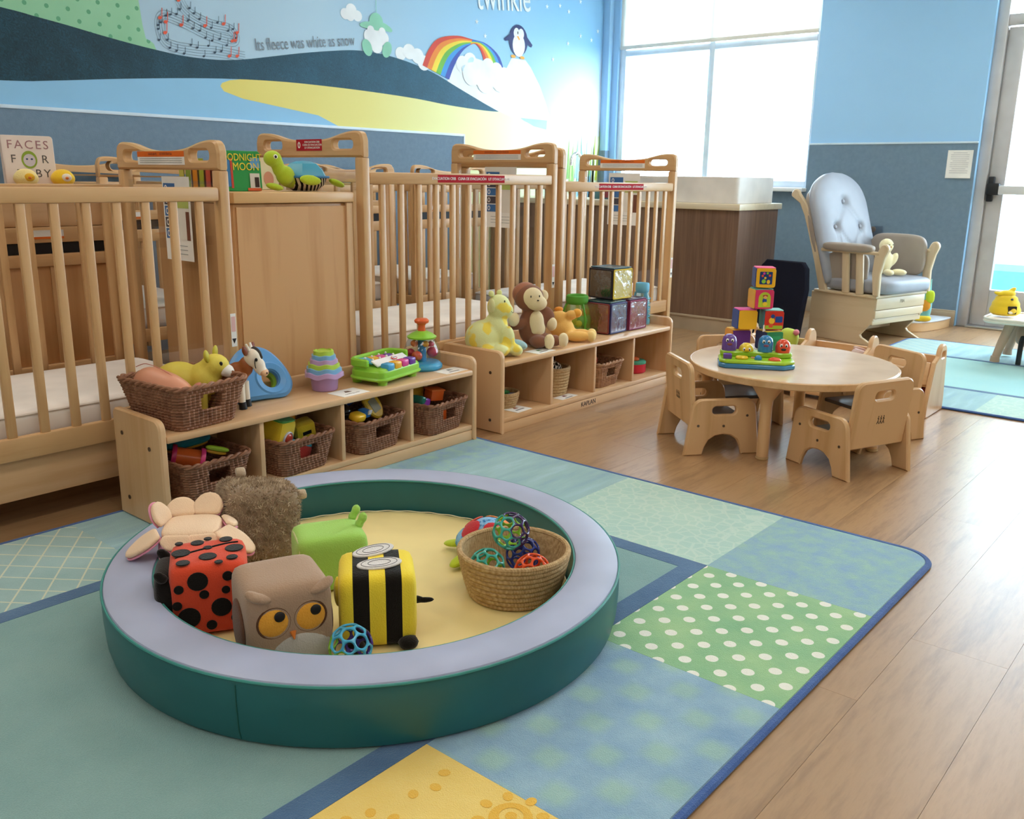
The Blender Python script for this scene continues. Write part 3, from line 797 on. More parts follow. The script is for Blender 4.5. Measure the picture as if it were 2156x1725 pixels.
def mattress(label, x0, x1, y0, zb, zt, W=.65):
    t = thing('mattress', label, 'mattress', (x0, y0, zb), 0, 'white crib mattresses')
    L = x1 - x0
    obj('cushion', G().box((L / 2, W / 2, (zt - zb) / 2), (L - .09, W - .11, zt - zb), .03, seg=4), SHEET, t)
    obj('piping', G().tube([(x + L / 2, y + W / 2, zt - zb - .012) for x, y in rrect(-L / 2 + .046, -W / 2 + .056, L / 2 - .046, W / 2 - .056, .03)], .004, 6, True), plain('#ece2d8', .7), t)
    return t
crib('pine crib with spindle side at far left, orange warning sticker on its end', .60, 1.705, 2.62, .955, 1.10, warn='r')
mattress('white mattress in the far left pine crib', .60, 1.705, 2.62, .236, .333)
crib('middle pine crib in front row, small red label on its tall left end', 2.262, 3.435, 2.62, 1.01, 1.155, warn='cr', zb=.265, red=(2.653, 3.06))
mattress('white mattress in the middle pine crib behind the yellow plush', 2.262, 3.435, 2.62, .296, .40)
crib('rightmost pine crib, behind the stack of clear cubes', 3.465, 4.52, 2.62, .98, 1.135, warn='r', zb=.275, red=(3.772, 4.175))
mattress('white mattress in the rightmost pine crib', 3.465, 4.52, 2.62, .306, .42)

def info_sheet(label, x, y0, y1, z0, z1):
    t = thing('info_sheet', label, 'sheet', (x, (y0 + y1) / 2, z0), 0, 'information sheets on crib ends'); W, H = y1 - y0, z1 - z0
    obj('paper', G().box((0, 0, H / 2), (.0012, W, H)), PAPER, t)
    for k in range(5):
        q = obj('swatch', G().box((-.0011, W * .24, H * (.86 - .135 * k)), (.001, W * .42, H * .12)), plain('#3f6ea8' if k % 2 == 0 else '#4a4650', .6), t)
        obj('icon', G().plate(ellipse(0, 0, H * .03, H * .04, 12), [ellipse(0, 0, H * .018, H * .026, 12)], .0006, 0, FACEX), WHITE, q, (-.0018, W * .36, H * (.86 - .135 * k)))
    obj('picture', G().box((-.0011, -W * .24, H * .55), (.001, W * .4, H * .6)), plain('#e9e2d8', .7), t)
    obj('green_block', G().box((-.0019, -W * .24, H * .74), (.001, W * .4, H * .22)), plain('#b7c46a', .7), t)
    obj('brown_block', G().box((-.0019, -W * .38, H * .42), (.001, W * .12, H * .34)), plain('#7a4a38', .7), t)
    for k in range(3): obj('print_line', G().box((-.0011, 0, H * (.18 - .05 * k)), (.0008, W * .6, .002)), GREYT, t)
    return t
info_sheet('white information sheet with blue squares on the left crib end', 1.6815, 2.82, 2.99, .705, .985)
info_sheet('white information sheet with blue squares on the middle crib end', 3.4115, 2.85, 3.05, .76, 1.045)
info_sheet('white information sheet with blue squares on the rightmost crib end', 4.4965, 2.85, 3.06, .74, 1.03)

# back row cribs, short end with folding gate towards the room
def gate_crib(label, x0, W=.65, y0=3.92, L=.9, zt=1.06):
    t = thing('gate_crib', label, 'crib', (x0, y0, 0), 0, 'gated cribs against the mural wall')
    bh = .085
    for y in (.02, L - .02):
        e = thing('end_frame', '', '', (0, y, 0)); del e['label'], e['category']; e.parent = t
        for x in (.02, W - .02): obj('post', G().box((x, 0, (zt - bh + .05) / 2), (.04, .036, zt - bh - .05), .006), WOOD['z'], e)
        o, s = end_board(W, bh, .035)
        obj('top_board', G().plate(o, s, .034, .006, FRONT), WOOD['x'], e, (0, 0, zt - bh))
        for a, b in ((.905, .945), (.79, .832), (.695, .748), (.24, .3)): obj('rail', G().box((W / 2, 0, (a + b) / 2), (W - .08, .024, b - a), .004), WOOD['x'], e)
        if y < .1: obj('hinge_strip', G().box((W / 2, .004, .769), (W - .082, .012, .042)), BLACK, e)
        for k in range(6):
            x = .04 + (W - .08) * (k + .5) / 6
            obj('spindle', spindle(.08), WOOD['z'], e, (x, 0, .868)); obj('spindle', spindle(.41), WOOD['z'], e, (x, 0, .495))
    for x in (.02, W - .02):
        e = thing('side_rail', '', '', (x, 0, 0)); del e['label'], e['category']; e.parent = t
        obj('rail', G().box((0, L / 2, .93), (.026, L - .08, .04), .005), WOOD['y'], e); obj('lower_rail', G().box((0, L / 2, .27), (.026, L - .08, .06), .005), WOOD['y'], e)
        for k in range(8):
            o = obj('spindle', spindle(.62), WOOD['z'], e, (0, .05 + (L - .1) * (k + .5) / 8, .605)); o.rotation_euler = (0, 0, pi / 2)
    obj('mattress_base', G().box((W / 2, L / 2, .275), (W - .09, L - .09, .02)), BLACK, t)
    sk = obj('warning_label', G().box((0, 0, 0), (.1, .001, .03)), PAPER, t, (W * .25, .0065, .81)); obj('orange_band', G().box((0, -.0006, -.01), (.1, .001, .009)), ORANGE, sk)
    return t
for k, (x, nm) in enumerate(((1.92, 'behind the plain wood cabinet'), (2.97, 'behind the middle front crib'), (3.77, 'behind the rightmost front crib'))):
    gate_crib(f'gated pine crib in the back row, {nm}', x)
    mt = mattress(f'white mattress in the back row crib {nm}', x, x + .65, 3.92, .286, .40, .9)

# ------------------------------------------------------------------ cabinets
t = thing('storage_cabinet', 'plain wood cabinet between two cribs with its back to the room', 'cabinet', (1.732, 2.65, 0))
obj('body', G().box((.251, .25, .45), (.49, .48, .90), .003), LAMINATE, t)
obj('back_sheet', G().box((.245, .007, .45), (.46, .006, .88)), LAMINATE, t)
obj('edge_strip', G().box((.487, .004, .45), (.028, .014, .90), .002), MAPLE['z'], t)
obj('top', G().box((.251, .245, .92), (.506, .51, .036), .005), wood('#dcae76', '#cfa06a', 'x', rough=.4), t)
t = thing('crib_gate_cabinet', 'wooden cabinet standing in for a crib with solid gate panels and a dark gap, behind the far left crib', 'cabinet', (.85, 3.42, 0))  # back row crib with solid gate panels, built here as a closed cabinet
obj('body', G().box((.44, .22, .47), (.88, .36, .94), .004), LAMINATE, t)
for x in (.02, .86): obj('post', G().box((x, .02, .475), (.044, .05, .95), .006), WOOD['z'], t)
for k, (a, b) in enumerate(((.745, .8), (.66, .705), (.25, .3), (.90, .94))): obj('rail', G().box((.44, .022, (a + b) / 2), (.8, .03, b - a), .005), WOOD['x'], t)
obj('dark_gap', G().box((.44, .028, .725), (.8, .016, .038)), BLACK, t)
for k in range(4):
    obj('upper_panel', G().box((.14 + .2 * k, .033, .85), (.192, .012, .098), .003), MAPLE['x'], t); obj('lower_panel', G().box((.14 + .2 * k, .033, .48), (.192, .012, .36), .003), LAMINATE, t)
    for zz in (.88, .82): obj('knob', G().ell((.14 + .2 * k, .024, zz), (.006, .006, .006), u=10, v=6), STEEL, t)
for k in range(3): obj('batten', G().box((.24 + .2 * k, .024, .48), (.04, .012, .36), .005), WOOD['z'], t)
sk = obj('sticker', G().box((0, 0, 0), (.11, .001, .03)), PAPER, t, (.62, .0065, .775)); obj('orange_band', G().box((0, -.0006, -.012), (.11, .001, .008)), ORANGE, sk)

# ------------------------------------------------------------------ changing counter
def brownlam():
    s = NT('brown_laminate'); n = s.noise(s.mp((1, 1, .05)), 30, 4, .6); n2 = s.noise(s.mp((1, 1, .03)), 110, 2)
    f = s.math('ADD', s.math('MULTIPLY', n, .6), s.math('MULTIPLY', n2, .4)); s.col(s.ramp(f, [(.3, '#6a5042'), (.5, '#7d6150'), (.7, '#8d705c')])); return s.set(.4, .4)
BL = brownlam()
ct = thing('changing_counter', 'brown laminate changing counter with pale worktop under the window', 'counter', (5.5, 2.73, 0))
CL_ = YW - 2.75
obj('body', G().box((.3, CL_ / 2, .455), (.58, CL_, .71)), BL, ct)
obj('plinth', G().box((.3, CL_ / 2, .05), (.575, CL_ - .005, .1)), BASE, ct)
obj('plinth_cap', G().box((.3, CL_ / 2, .098), (.592, CL_ + .012, .016), .004), BASE, ct)
obj('worktop', G().box((.3, CL_ / 2, .83), (.64, CL_ + .03, .04), .005), wood('#e3d3b6', '#d5c3a3', 'y', rough=.4, streak=.4), ct)
for y in (.7, 1.4): obj('door_gap', G().box((.009, y, .455), (.004, .006, .7)), BLACK, ct)
tr = thing('changing_tray', 'white open changing tray on the counter below the window', 'tray', (5.53, 2.76, .8502))
g = G(); g.plate(rrect(0, 0, .54, 1.0, .03), [rrect(.02, .02, .52, .98, .02)], .17, .003, T(0, 0, .085)); obj('wall', g, plain('#ece6e0', .35), tr)
obj('base', G().box((.27, .5, .01), (.5, .96, .02)), plain('#ece6e0', .35), tr)
fa = thing('faucet', 'chrome gooseneck faucet on the counter at the mural end', 'faucet', (5.84, 4.22, .8502))
obj('spout', G().tube(cr([(0, 0, 0), (0, 0, .2), (-.02, 0, .29), (-.08, 0, .33), (-.14, 0, .30), (-.155, 0, .24)], 6), .012, 10), plain('#d5d9dd', .12, .6, Metallic=1), fa)
obj('base', G().lathe([(0, 0), (.03, 0), (.03, .012), (.016, .03), (0, .03)], n=20), plain('#d5d9dd', .12, .6, Metallic=1), fa)
obj('handle', G().box((0, .04, .05), (.02, .06, .012), .003), plain('#d5d9dd', .12, .6, Metallic=1), fa)
b = thing('picture_board', 'dark teal and red picture board leaning on the counter by the faucet', 'picture board', (5.72, 3.86, .8502), 0, None, (0, radians(8), 0))
obj('board', G().box((0, .06, .06), (.012, .22, .12), .002), plain('#2d6f80', .4), b); obj('red_block', G().box((-.0065, .02, .05), (.002, .1, .08)), plain('#8a2a40', .4), b)

# ------------------------------------------------------------------ table and chairs
tb = thing('activity_table', 'low round birch table with pale top holding the toy blocks', 'table', (3.385, 1.405, 0), radians(27))
obj('edge_band', G().plate(ellipse(0, 0, .41, .395, 64), [ellipse(0, 0, .40, .385, 64)], .027, .003, T(0, 0, .3)), BIRCH['x'], tb)
obj('top', G().plate(ellipse(0, 0, .4045, .3895, 64), (), .028, .0015, T(0, 0, .3005)), plain('#e6c9ab', .13, .5), tb)
for k in range(4):
    a = radians(189 - 27 + 93 * k); x, y = .325 * cos(a), .325 * sin(a)
    lg = obj('leg', G().lathe([(0, .012), (.022, .012), (.0225, .05), (.0215, .2), (.024, .225), (.05, .265), (.064, .286), (0, .286)], (x, y, 0), 24), BIRCH['z'], tb)
    obj('foot', G().lathe([(0, 0), (.02, 0), (.0235, .004), (.0235, .011), (0, .0115)], (x, y, 0), 20), plain('#c8a878', .5), lg)
def chair(label, x, y, face):
    t = thing('toddler_chair', label, 'chair', (x, y, 0), radians(face - 90), 'birch toddler chairs around the low table')
    side = [(-.15, 0), (-.078, 0)] + [(-.07, .03), (-.055, .058), (-.03, .074), (0, .079), (.03, .074), (.055, .058), (.07, .03)] + [(.078, 0), (.15, 0), (.148, .012)] + [(.128, .16)] + arc(.085, .175, .04, 10, 90, 6) + arc(-.085, .175, .04, 90, 170, 6) + [(-.128, .16), (-.148, .012)]
    for s in (-1, 1):
        p = obj('side_panel', G().plate(side, [rrect(-.047, .155, .047, .187, .0155, 6)], .021, .005, Matrix.Rotation(pi / 2, 4, 'Z') @ FRONT), BIRCH['z'], t, (s * .148, 0, 0))
        for yy, zz in ((-.1, .115), (0, .112), (.09, .15)): obj('screw', G().cyl((0, 0, 0), (s * .0016, 0, 0), .005, n=10), SCREW, p, (s * .0105, yy, zz))
        obj('peg', G().cyl((0, 0, 0), (-s * .008, 0, 0), .009, n=12), BIRCH['x'], p, (-s * .0105, .02, .14))
    o = rrect(-.1365, 0, .1365, .245, (.035, .035, .008, .008), 6)
    bk = obj('backrest', G().plate(o, [rrect(-.045, .175, .045, .207, .0155, 6)], .02, .005, FRONT), BIRCH['z'], t, (0, -.105, .1), (radians(6), 0, 0))
    for k in range(3):
        gl = G(); xx = (k - 1) * .013
        gl.ell((xx, 0, .116), (.0025, .0006, .0025), u=8, v=6).box((xx, 0, .104), (.0022, .001, .018)).box((xx, 0, .108), (.01, .001, .002), M=rot(0, .5, 0)).box((xx - .003, 0, .093), (.002, .001, .01), M=rot(0, .4, 0)).box((xx + .003, 0, .093), (.002, .001, .01), M=rot(0, -.4, 0))
        obj('maker_mark', gl, plain('#4a3a2c', .6), bk, (0, -.0105, 0))
    obj('seat', G().box((0, .012, .118), (.274, .21, .016), .005), plain('#5d5a5c', .4), t)
    return t
chair('toddler chair nearest the camera at the table, back towards the camera', 3.211, 1.092, 67)
chair('toddler chair at the left of the table, beside the toy shelf', 3.112, 1.612, -40)
chair('toddler chair at the right of the table, in front of the bin unit', 3.71, 1.195, 152)
chair('toddler chair on the far side of the table, behind the blocks', 3.55, 1.715, -128)

# ------------------------------------------------------------------ bin unit behind the table
bn = thing('toy_bin_unit', 'low maple toy bin unit with rounded handle ends behind the table', 'shelf', (4.1, 1.08, 0))
pan = [(0, 0), (.25, 0), (.25, .06), (.215, .26)] + arc(.165, .262, .05, 0, 180, 8) + [(.06, .24), (0, .06)]
for k, y in enumerate((.011, .31, .61, .909)):
    e = obj('end_panel' if k in (0, 3) else 'divider', G().plate(pan, [rrect(.135, .25, .195, .278, .012)] if k in (0, 3) else (), .022, .005, FRONT), MAPLE['z'], bn, (0, y, 0))
for k in range(3):
    y = .011 + .3 * k + .15
    obj('front_board', G().box((.055, y, .19), (.016, .276, .1), .004, rot(0, radians(12), 0)), MAPLE['y'], bn)
    obj('back_board', G().box((.225, y, .19), (.014, .276, .12), .004, rot(0, radians(-10), 0)), MAPLE['y'], bn)
    obj('bin_floor', G().box((.14, y, .135), (.16, .276, .012)), MAPLE['y'], bn); obj('lower_shelf', G().box((.13, y, .03), (.23, .276, .018), .003), MAPLE['y'], bn)

# ------------------------------------------------------------------ rocking chair
CUSH = plain('#9ea1aa', .42, .4, .25, 14); CUSHD = plain('#a3968a', .45, .35, .25, 16); ASH = {a: wood('#d9c2a0', '#ccb28c', a, streak=.25) for a in 'xyz'}
gl = thing('glider_rocker', 'rocking glider chair with light wood frame and grey tufted cushions', 'rocking chair', (5.773, 1.90, 0), radians(-14))
WG = .54
YZ = Matrix.Rotation(pi / 2, 4, 'Z') @ FRONT
sidep = [(-.02, 0), (.47, 0), (.47, .30), (0, .30), (0, .16), (.085, .06), (.075, .045)]
for x in (.011, WG - .011): obj('base_side', G().plate(sidep, (), .022, .003, YZ), ASH['y'], gl, (x, 0, 0))
for a, b, y in ((.225, .298, -.004), (.172, .222, -.002), (.13, .168, .012)): obj('front_slat', G().box((WG / 2, y, (a + b) / 2), (WG - .001, .016, b - a), .003), ASH['x'], gl)
obj('back_slat', G().box((WG / 2, .43, .2), (WG - .05, .016, .18), .003), ASH['x'], gl)
obj('stretcher', G().box((WG / 2, .22, .07), (WG - .05, .05, .02), .003), ASH['x'], gl)
obj('seat_board', G().box((WG / 2, .215, .308), (WG + .03, .46, .018), .005), ASH['x'], gl)
text('lettering', 'FBA', .03, plain('#7a6a50', .6), gl, T(WG * .52, -.0125, .268) @ FRONT)
soften(obj('seat_cushion', G().rbox((WG / 2 + .01, .175, .366), (WG + .02, .5, .105), 5, n=6, puff=.12), CUSH, gl))
# back: two scroll posts, slats, tufted cushion
lean = lambda z: .38 + (z - .31) * .36
for x in (.0, WG):
    side = [(lean(.31) - .03, .31), (lean(.31) + .03, .31)] + [(lean(z) + .022 + .05 * max(0, (z - .72) / .22) ** 2, z) for z in (.5, .65, .78, .86)] + arc(lean(.93) + .055, .915, .034, -20, 170, 8) + [(lean(z) - .028 + .045 * max(0, (z - .72) / .22) ** 2, z) for z in (.86, .78, .65, .5)]
    obj('back_post', G().plate(side, (), .026, .006, YZ), ASH['z'], gl, (x, 0, 0))
MB_ = T(WG / 2, lean(.36) - .045, .36) @ rot(radians(-19), 0, 0)
import_pts = None
def cushion_back():
    bm = bmesh.new(); nx, nz = 36, 48; W_, H_ = .60, .74; grid = {}
    but = [(.0, .53), (-.135, .36), (.135, .36), (0, .19), (-.135, 0.02), (.135, .02)]
    for sgn in (-1, 1):
        for i in range(nx + 1):
            for j in range(nz + 1):
                u, v = -1 + 2 * i / nx, j / nz
                z = v * H_; half = W_ / 2
                if z > H_ - .24: half *= math.sqrt(max(0, 1 - ((z - (H_ - .24)) / .24) ** 2)) * .75 + .25 * (1 - ((z - (H_ - .24)) / .24) ** 4)
                x = u * half
                edge = max(0, 1 - abs(u) ** 4) * max(0, 1 - abs(2 * v - 1) ** 8)
                d = .058 * edge ** .5
                for bx, bz in but:
                    rr = math.hypot(x - bx, z - bz); d -= .022 * math.exp(-(rr / .032) ** 2)
                for (ax, az), (cx_, cz) in ((but[0], but[1]), (but[0], but[2]), (but[1], but[3]), (but[2], but[3]), (but[1], but[4]), (but[2], but[5])):
                    L2 = (cx_ - ax) ** 2 + (cz - az) ** 2; q = min(1, max(0, ((x - ax) * (cx_ - ax) + (z - az) * (cz - az)) / L2)); rr = math.hypot(x - ax - q * (cx_ - ax), z - az - q * (cz - az)); d -= .009 * math.exp(-(rr / .012) ** 2)
                if sgn > 0: d = .04 * edge ** .5
                grid[sgn, i, j] = bm.verts.new((x, sgn * max(d, 0) * (1 if sgn < 0 else 1), z))
        for i in range(nx):
            for j in range(nz):
                q = [grid[sgn, i, j], grid[sgn, i + 1, j], grid[sgn, i + 1, j + 1], grid[sgn, i, j + 1]]
                bm.faces.new(q if sgn < 0 else q[::-1])
    bmesh.ops.remove_doubles(bm, verts=bm.verts[:], dist=.0008); bmesh.ops.recalc_face_normals(bm, faces=bm.faces[:])
    me = bpy.data.meshes.new('back_cushion'); bm.to_mesh(me); bm.free(); me.polygons.foreach_set('use_smooth', [True] * len(me.polygons)); return me, but
me, but = cushion_back()
bc = obj('back_cushion', me, CUSH, gl); bc.matrix_local = MB_
for bx, bz in but[:3]:
    q = obj('button', G().ell((0, 0, 0), (.014, .008, .014), u=14, v=8), CUSH, bc, (bx, -.0395, bz))
sidec = obj('cushion_side', G().rbox((0, .04, .34), (.57, .075, .64), 4, n=6), CUSHD, bc)
# arms
for x, nm in ((-.012, 'l'), (WG + .012, 'r')):
    ap = [(-.03, .315), (.01, .315), (.03, .45), (.025, .55), (.0, .6)] + arc(-.035, .605, .03, 20, 200, 8) + [(-.045, .55), (-.025, .45)]
    obj('arm_post', G().plate(ap, (), .03, .006, YZ), ASH['z'], gl, (x, 0, 0))
    obj('arm_rail', G().box((x, .2, .575), (.035, .42, .02), .005), ASH['y'], gl)
    for y in (.12, .22): obj('arm_slat', G().box((x, y, .445), (.016, .05, .26), .004, rot(radians(-6), 0, 0)), ASH['z'], gl)
    soften(obj('arm_pad', G().rbox((x, .22, .60), (.085, .36, .055), 4, n=5), CUSHD, gl))
soften(obj('side_pad', G().rbox((WG - .03, .2, .54), (.06, .40, .27), 5, n=5), CUSHD, gl))
soften(obj('side_pad', G().rbox((.03, .24, .47), (.04, .3, .2), 5, n=5), CUSHD, gl))

# navy mat leaning between counter and rocking chair
o = obj('folding_mat', G().plate([(-.17, 0), (.17, 0), (.185, .33), (.165, .46), (.13, .5), (-.13, .5), (-.165, .46), (-.175, .33)], (), .05, .008, FACEX), plain('#15192a', .8, .2, .1, 60))
o.location = (5.62, 2.47, .004); o.rotation_euler = (0, radians(7), radians(-8)); tag(o, 'dark navy upholstered mat leaning beside the rocking chair', 'mat')
# half round step by the window wall
st = thing('low_step', 'half round low step with pale top against the window wall', 'step', (6.98, 1.93, 0))
hr = arc(0, 0, .46, 90, 270, 20, .17)
obj('body', G().plate(hr, (), .062, .003, T(0, 0, .031)), BIRCH['x'], st); obj('top', G().plate(arc(0, 0, .465, 90, 270, 20, .175), (), .01, .002, T(0, 0, .067)), plain('#dfe3ea', .4), st)
# notice and wall pocket
nt = thing('notice_sheet', 'white printed notice pinned to the blue wall beside the door', 'notice', (XW - .0135, 1.85, 1.035))
obj('paper', G().box((0, 0, .095), (.002, .165, .19)), PAPER, nt); obj('fold', G().box((-.006, 0, .004), (.012, .16, .003)), PAPER, nt)
for k in range(11): obj('print_line', G().box((-.0014, 0, .172 - .0135 * k), (.0008, .12 if k % 4 else .09, .003)), plain('#b5b0b4', .8), nt)
wp = thing('wall_pocket', 'clear acrylic pocket on the wall behind the rocking chair', 'pocket', (XW - .013, 2.4, .56))
obj('front', G().box((-.03, 0, .06), (.004, .17, .13)), ACRYL, wp); obj('back', G().box((-.002, 0, .06), (.004, .17, .13)), ACRYL, wp); obj('knob', G().ell((-.036, -.02, .1), (.006, .022, .022), u=14, v=8), plain('#5a524e', .5), wp)
# ------------------------------------------------------------------ baskets
def wicker_mat(a, b):
    t = NT('wicker'); n = t.noise(t.mp((1, 1, 1)), 45, 4); t.col(t.ramp(n, [(.3, a), (.7, b)])); return t.set(.6, .3)
WICK = wicker_mat('#80563f', '#a5765a'); WICK2 = wicker_mat('#9a7052', '#c09570')
def path(W, D, r, step=.0075):
    p = [Vector(q) for q in rrect(-W / 2, -D / 2, W / 2, D / 2, r, 6)]; p.append(p[0]); out = []
    L = [0]
    for a, b in zip(p, p[1:]): L.append(L[-1] + (b - a).length)
    n = int(L[-1] / step) // 2 * 2; j = 0
    for i in range(n):
        s = L[-1] * i / n
        while L[j + 1] < s: j += 1
        d = (p[j + 1] - p[j]); out.append((p[j] + d * ((s - L[j]) / max(d.length, 1e-9)), Vector((d.y, -d.x)).normalized()))
    return out
BSK = {}
def basket(label, x, y, z, rz, dims=(.185, .205, .225, .245, .118), mat=None, group='brown wicker baskets'):
    mat = mat or WICK; key = (dims, mat.name)
    if key not in BSK:
        wb, db, wt, dt, h = dims; g = G(); rows = 14
        for i in range(rows):
            k = i / (rows - 1); P_ = path(wb + (wt - wb) * k, db + (dt - db) * k, .03); zz = .006 + (h - .012) * k
            seq = [(n_, p + q * (.0022 * (-1) ** (n_ + i))) for n_, (p, q) in enumerate(P_)]
            if .45 < k < .82:
                runs = []; cur = []
                a0 = next(i_ for i_, (n_, p) in enumerate(seq) if p.y < 0 and abs(p.x) < .034)
                seq = seq[a0:] + seq[:a0]
                for n_, p in seq:
                    if p.y < -db / 3 and abs(p.x) < .034: 
                        if cur: runs.append(cur)
                        cur = []
                    else: cur.append((p.x, p.y, zz))
                if cur: runs.append(cur)
                for rn in runs:
                    if len(rn) > 2: g.tube(rn, .0046, 5)
            else: g.tube([(p.x, p.y, zz) for n_, p in seq], .0046, 5, True)
        wv = g.mesh('weave'); wv.materials.append(mat)
        g = G(); P_ = path(wt + .004, dt + .004, .032, .005)
        for ph in (0, pi): g.tube([(p.x + q.x * .004 * cos(n_ * .55 + ph), p.y + q.y * .004 * cos(n_ * .55 + ph), h - .002 + .004 * sin(n_ * .55 + ph)) for n_, (p, q) in enumerate(P_)], .0048, 6, True)
        rm = g.mesh('rim'); rm.materials.append(mat)
        g = G().plate(rrect(-wb / 2, -db / 2, wb / 2, db / 2, .03), (), .006, .001, T(0, 0, .004)); bs = g.mesh('base'); bs.materials.append(mat)
        BSK[key] = (wv, rm, bs)
    t = thing('wicker_basket', label, 'basket', (x, y, z), radians(rz), group)
    for nm, me in zip(('weave', 'rim', 'base'), BSK[key]): obj(nm, me, mat, t)
    return t
def straw():
    t = NT('straw_rope'); w = t.new('TexWave', Scale=60, Distortion=6, Detail=3); t.l(t.mp((1, 1, .35), rot=(0, 0, 0)), w.inputs['Vector']); n = t.noise(t.mp((1, 1, 1)), 120, 3)
    f = t.math('ADD', t.math('MULTIPLY', w.outputs['Fac'], .2), t.math('MULTIPLY', n, .8)); t.col(t.ramp(f, [(.3, '#a98a5e'), (.6, '#c5a67a'), (.8, '#d4ba92')])); t.bump(f, .6, .003); return t.set(.8, .2)
STRAW = straw()
def rope_basket(label, x, y, z, rb, rt, h, rows):
    t = thing('rope_basket', label, 'basket', (x, y, z), 0, 'round coiled rope baskets')
    prof = [(0, 0), (rb * .8, 0)]; inner = []
    for i in range(rows):
        k = (i + .5) / rows; r_ = rb + (rt - rb) * k ** .7; dz = h / rows; th = dz * .5
        for a in (-60, -25, 0, 25, 60): prof.append((r_ + th * .85 * cos(radians(a)), dz * (i + .5) + th * sin(radians(a))))
        inner.append((r_ - th * 1.0, dz * (i + .5) + th)); inner.append((r_ - th * 1.25, dz * (i + .5)))
    obj('coil_wall', G().lathe(prof + inner[::-1] + [(rb * .9, .008), (0, .008)], n=56), STRAW, t)
    r_ = rt - .002; obj('rim', G().tube([(r_ * cos(a), r_ * sin(a), h) for a in [2 * pi * i / 56 for i in range(56)]], h / rows * .55, 8, True), STRAW, t)
    return t

# ------------------------------------------------------------------ soft cubes in the ring
EYEW = plain('#f4f2ee', .4)
def cube_toy(name, label, x, y, rz, s, mat, d=None, z=None, tilt=None, cat='plush toy'):
    t = thing(name, label, cat, (x, y, PZ if z is None else z), 0, 'soft cube animals in the play ring', (tilt or (0, 0)) + (radians(rz),))
    b = obj('body', G().rbox((0, 0, s[2] / 2), s, 7, n=9, puff=.08), mat, t); return t, b
S = (.148, .148, .148)
BROWN = fabric('#b09279'); 
t, b = cube_toy('owl_cube', 'brown cube owl plush with big orange eyes at the near ring edge', .993, 1.432, -22, S, BROWN); t.scale = (1.16,) * 3
for s in (-1, 1):
    e = obj('eye', G().ell((0, 0, 0), (.0275, .006, .0275), u=24, v=10), fabric('#f0a93c'), t, (s * .0305, -.071, .088))
    obj('eye_ring', G().tube([(.0275 * cos(a), -.001, .0275 * sin(a)) for a in [2 * pi * i / 28 for i in range(28)]], .0022, 6, True), fabric('#5d3a22'), e)
    obj('pupil', G().ell((0, 0, 0), (.0095, .004, .0095), u=16, v=8), BLACK, e, (.009, -.005, .011))
    plush('ear', G().ell((0, 0, 0), (.024, .012, .009)).ell((s * .014, .002, .005), (.012, .008, .006)), BROWN, t, .004, 3, loc=(s * .052, -.068, .135), r=(0, -s * .35, 0))
    obj('wing', G().ell((0, 0, 0), (.007, .045, .05)), fabric('#6b4632'), t, (s * .075, -.005, .06))
obj('beak', G().cyl((0, -.073, .066), (0, -.082, .056), .006, .001, 10), fabric('#e07f35'), t)
obj('belly', G().ell((.012, -.066, .022), (.058, .016, .044)), fabric('#b9b3ab'), t)
obj('tag', G().plate(ellipse(0, 0, .014, .007, 16), [ellipse(0, 0, .009, .003, 12)], .003, .0008), fabric('#d8503c'), t, (-.02, .078, .12), (.5, 0, 0))

def bee_mat():
    m_ = NT('bee_stripes'); o = m_.xyz(); f = m_.math('FRACT', m_.math('ADD', m_.math('DIVIDE', o[0], .0605), 20.26))
    c = m_.mix(m_.math('GREATER_THAN', f, .5), '#f6da3e', '#17130f'); m_.col(c); m_.bump(m_.noise(m_.mp((1, 1, 1)), 350, 2), .5, .003); return m_.set(.95, .1, Sheen_Weight=.2)
t, b = cube_toy('bee_cube', 'yellow and black striped cube bee plush beside the owl cube', 1.168, 1.341, -40, S, bee_mat()); t.scale = (1.08,) * 3
for k, (x, y, a) in enumerate(((-.005, .045, .35), (.005, -.02, .05))):
    w_ = obj('wing', G().plate(ellipse(0, 0, .043, .02, 24), (), .005, .0015), fabric('#e9e6e4'), t, (x, y, .152), (.1, -.05, a))
    for q in (.8, .5): obj('stitch', G().tube([(.043 * q * cos(i_), .02 * q * sin(i_), .0027) for i_ in [2 * pi * i / 24 for i in range(24)]], .0006, 4, True), BLACK, w_)
for x in (-.045, .055): plush('foot', G().ell((0, 0, .012), (.02, .022, .013)).ell((0, .02, .012), (.016, .02, .012)), fabric('#17130f'), t, .004, 3, loc=(x, -.075, 0))
plush('antenna', G().ell((0, 0, 0), (.02, .006, .006)).ell((-.016, 0, .002), (.014, .008, .008)), fabric('#17130f'), t, .003, 3, loc=(.09, -.03, .075))
obj('stinger', G().ell((-.075, .0, .09), (.008, .02, .03)), fabric('#f6da3e'), t)

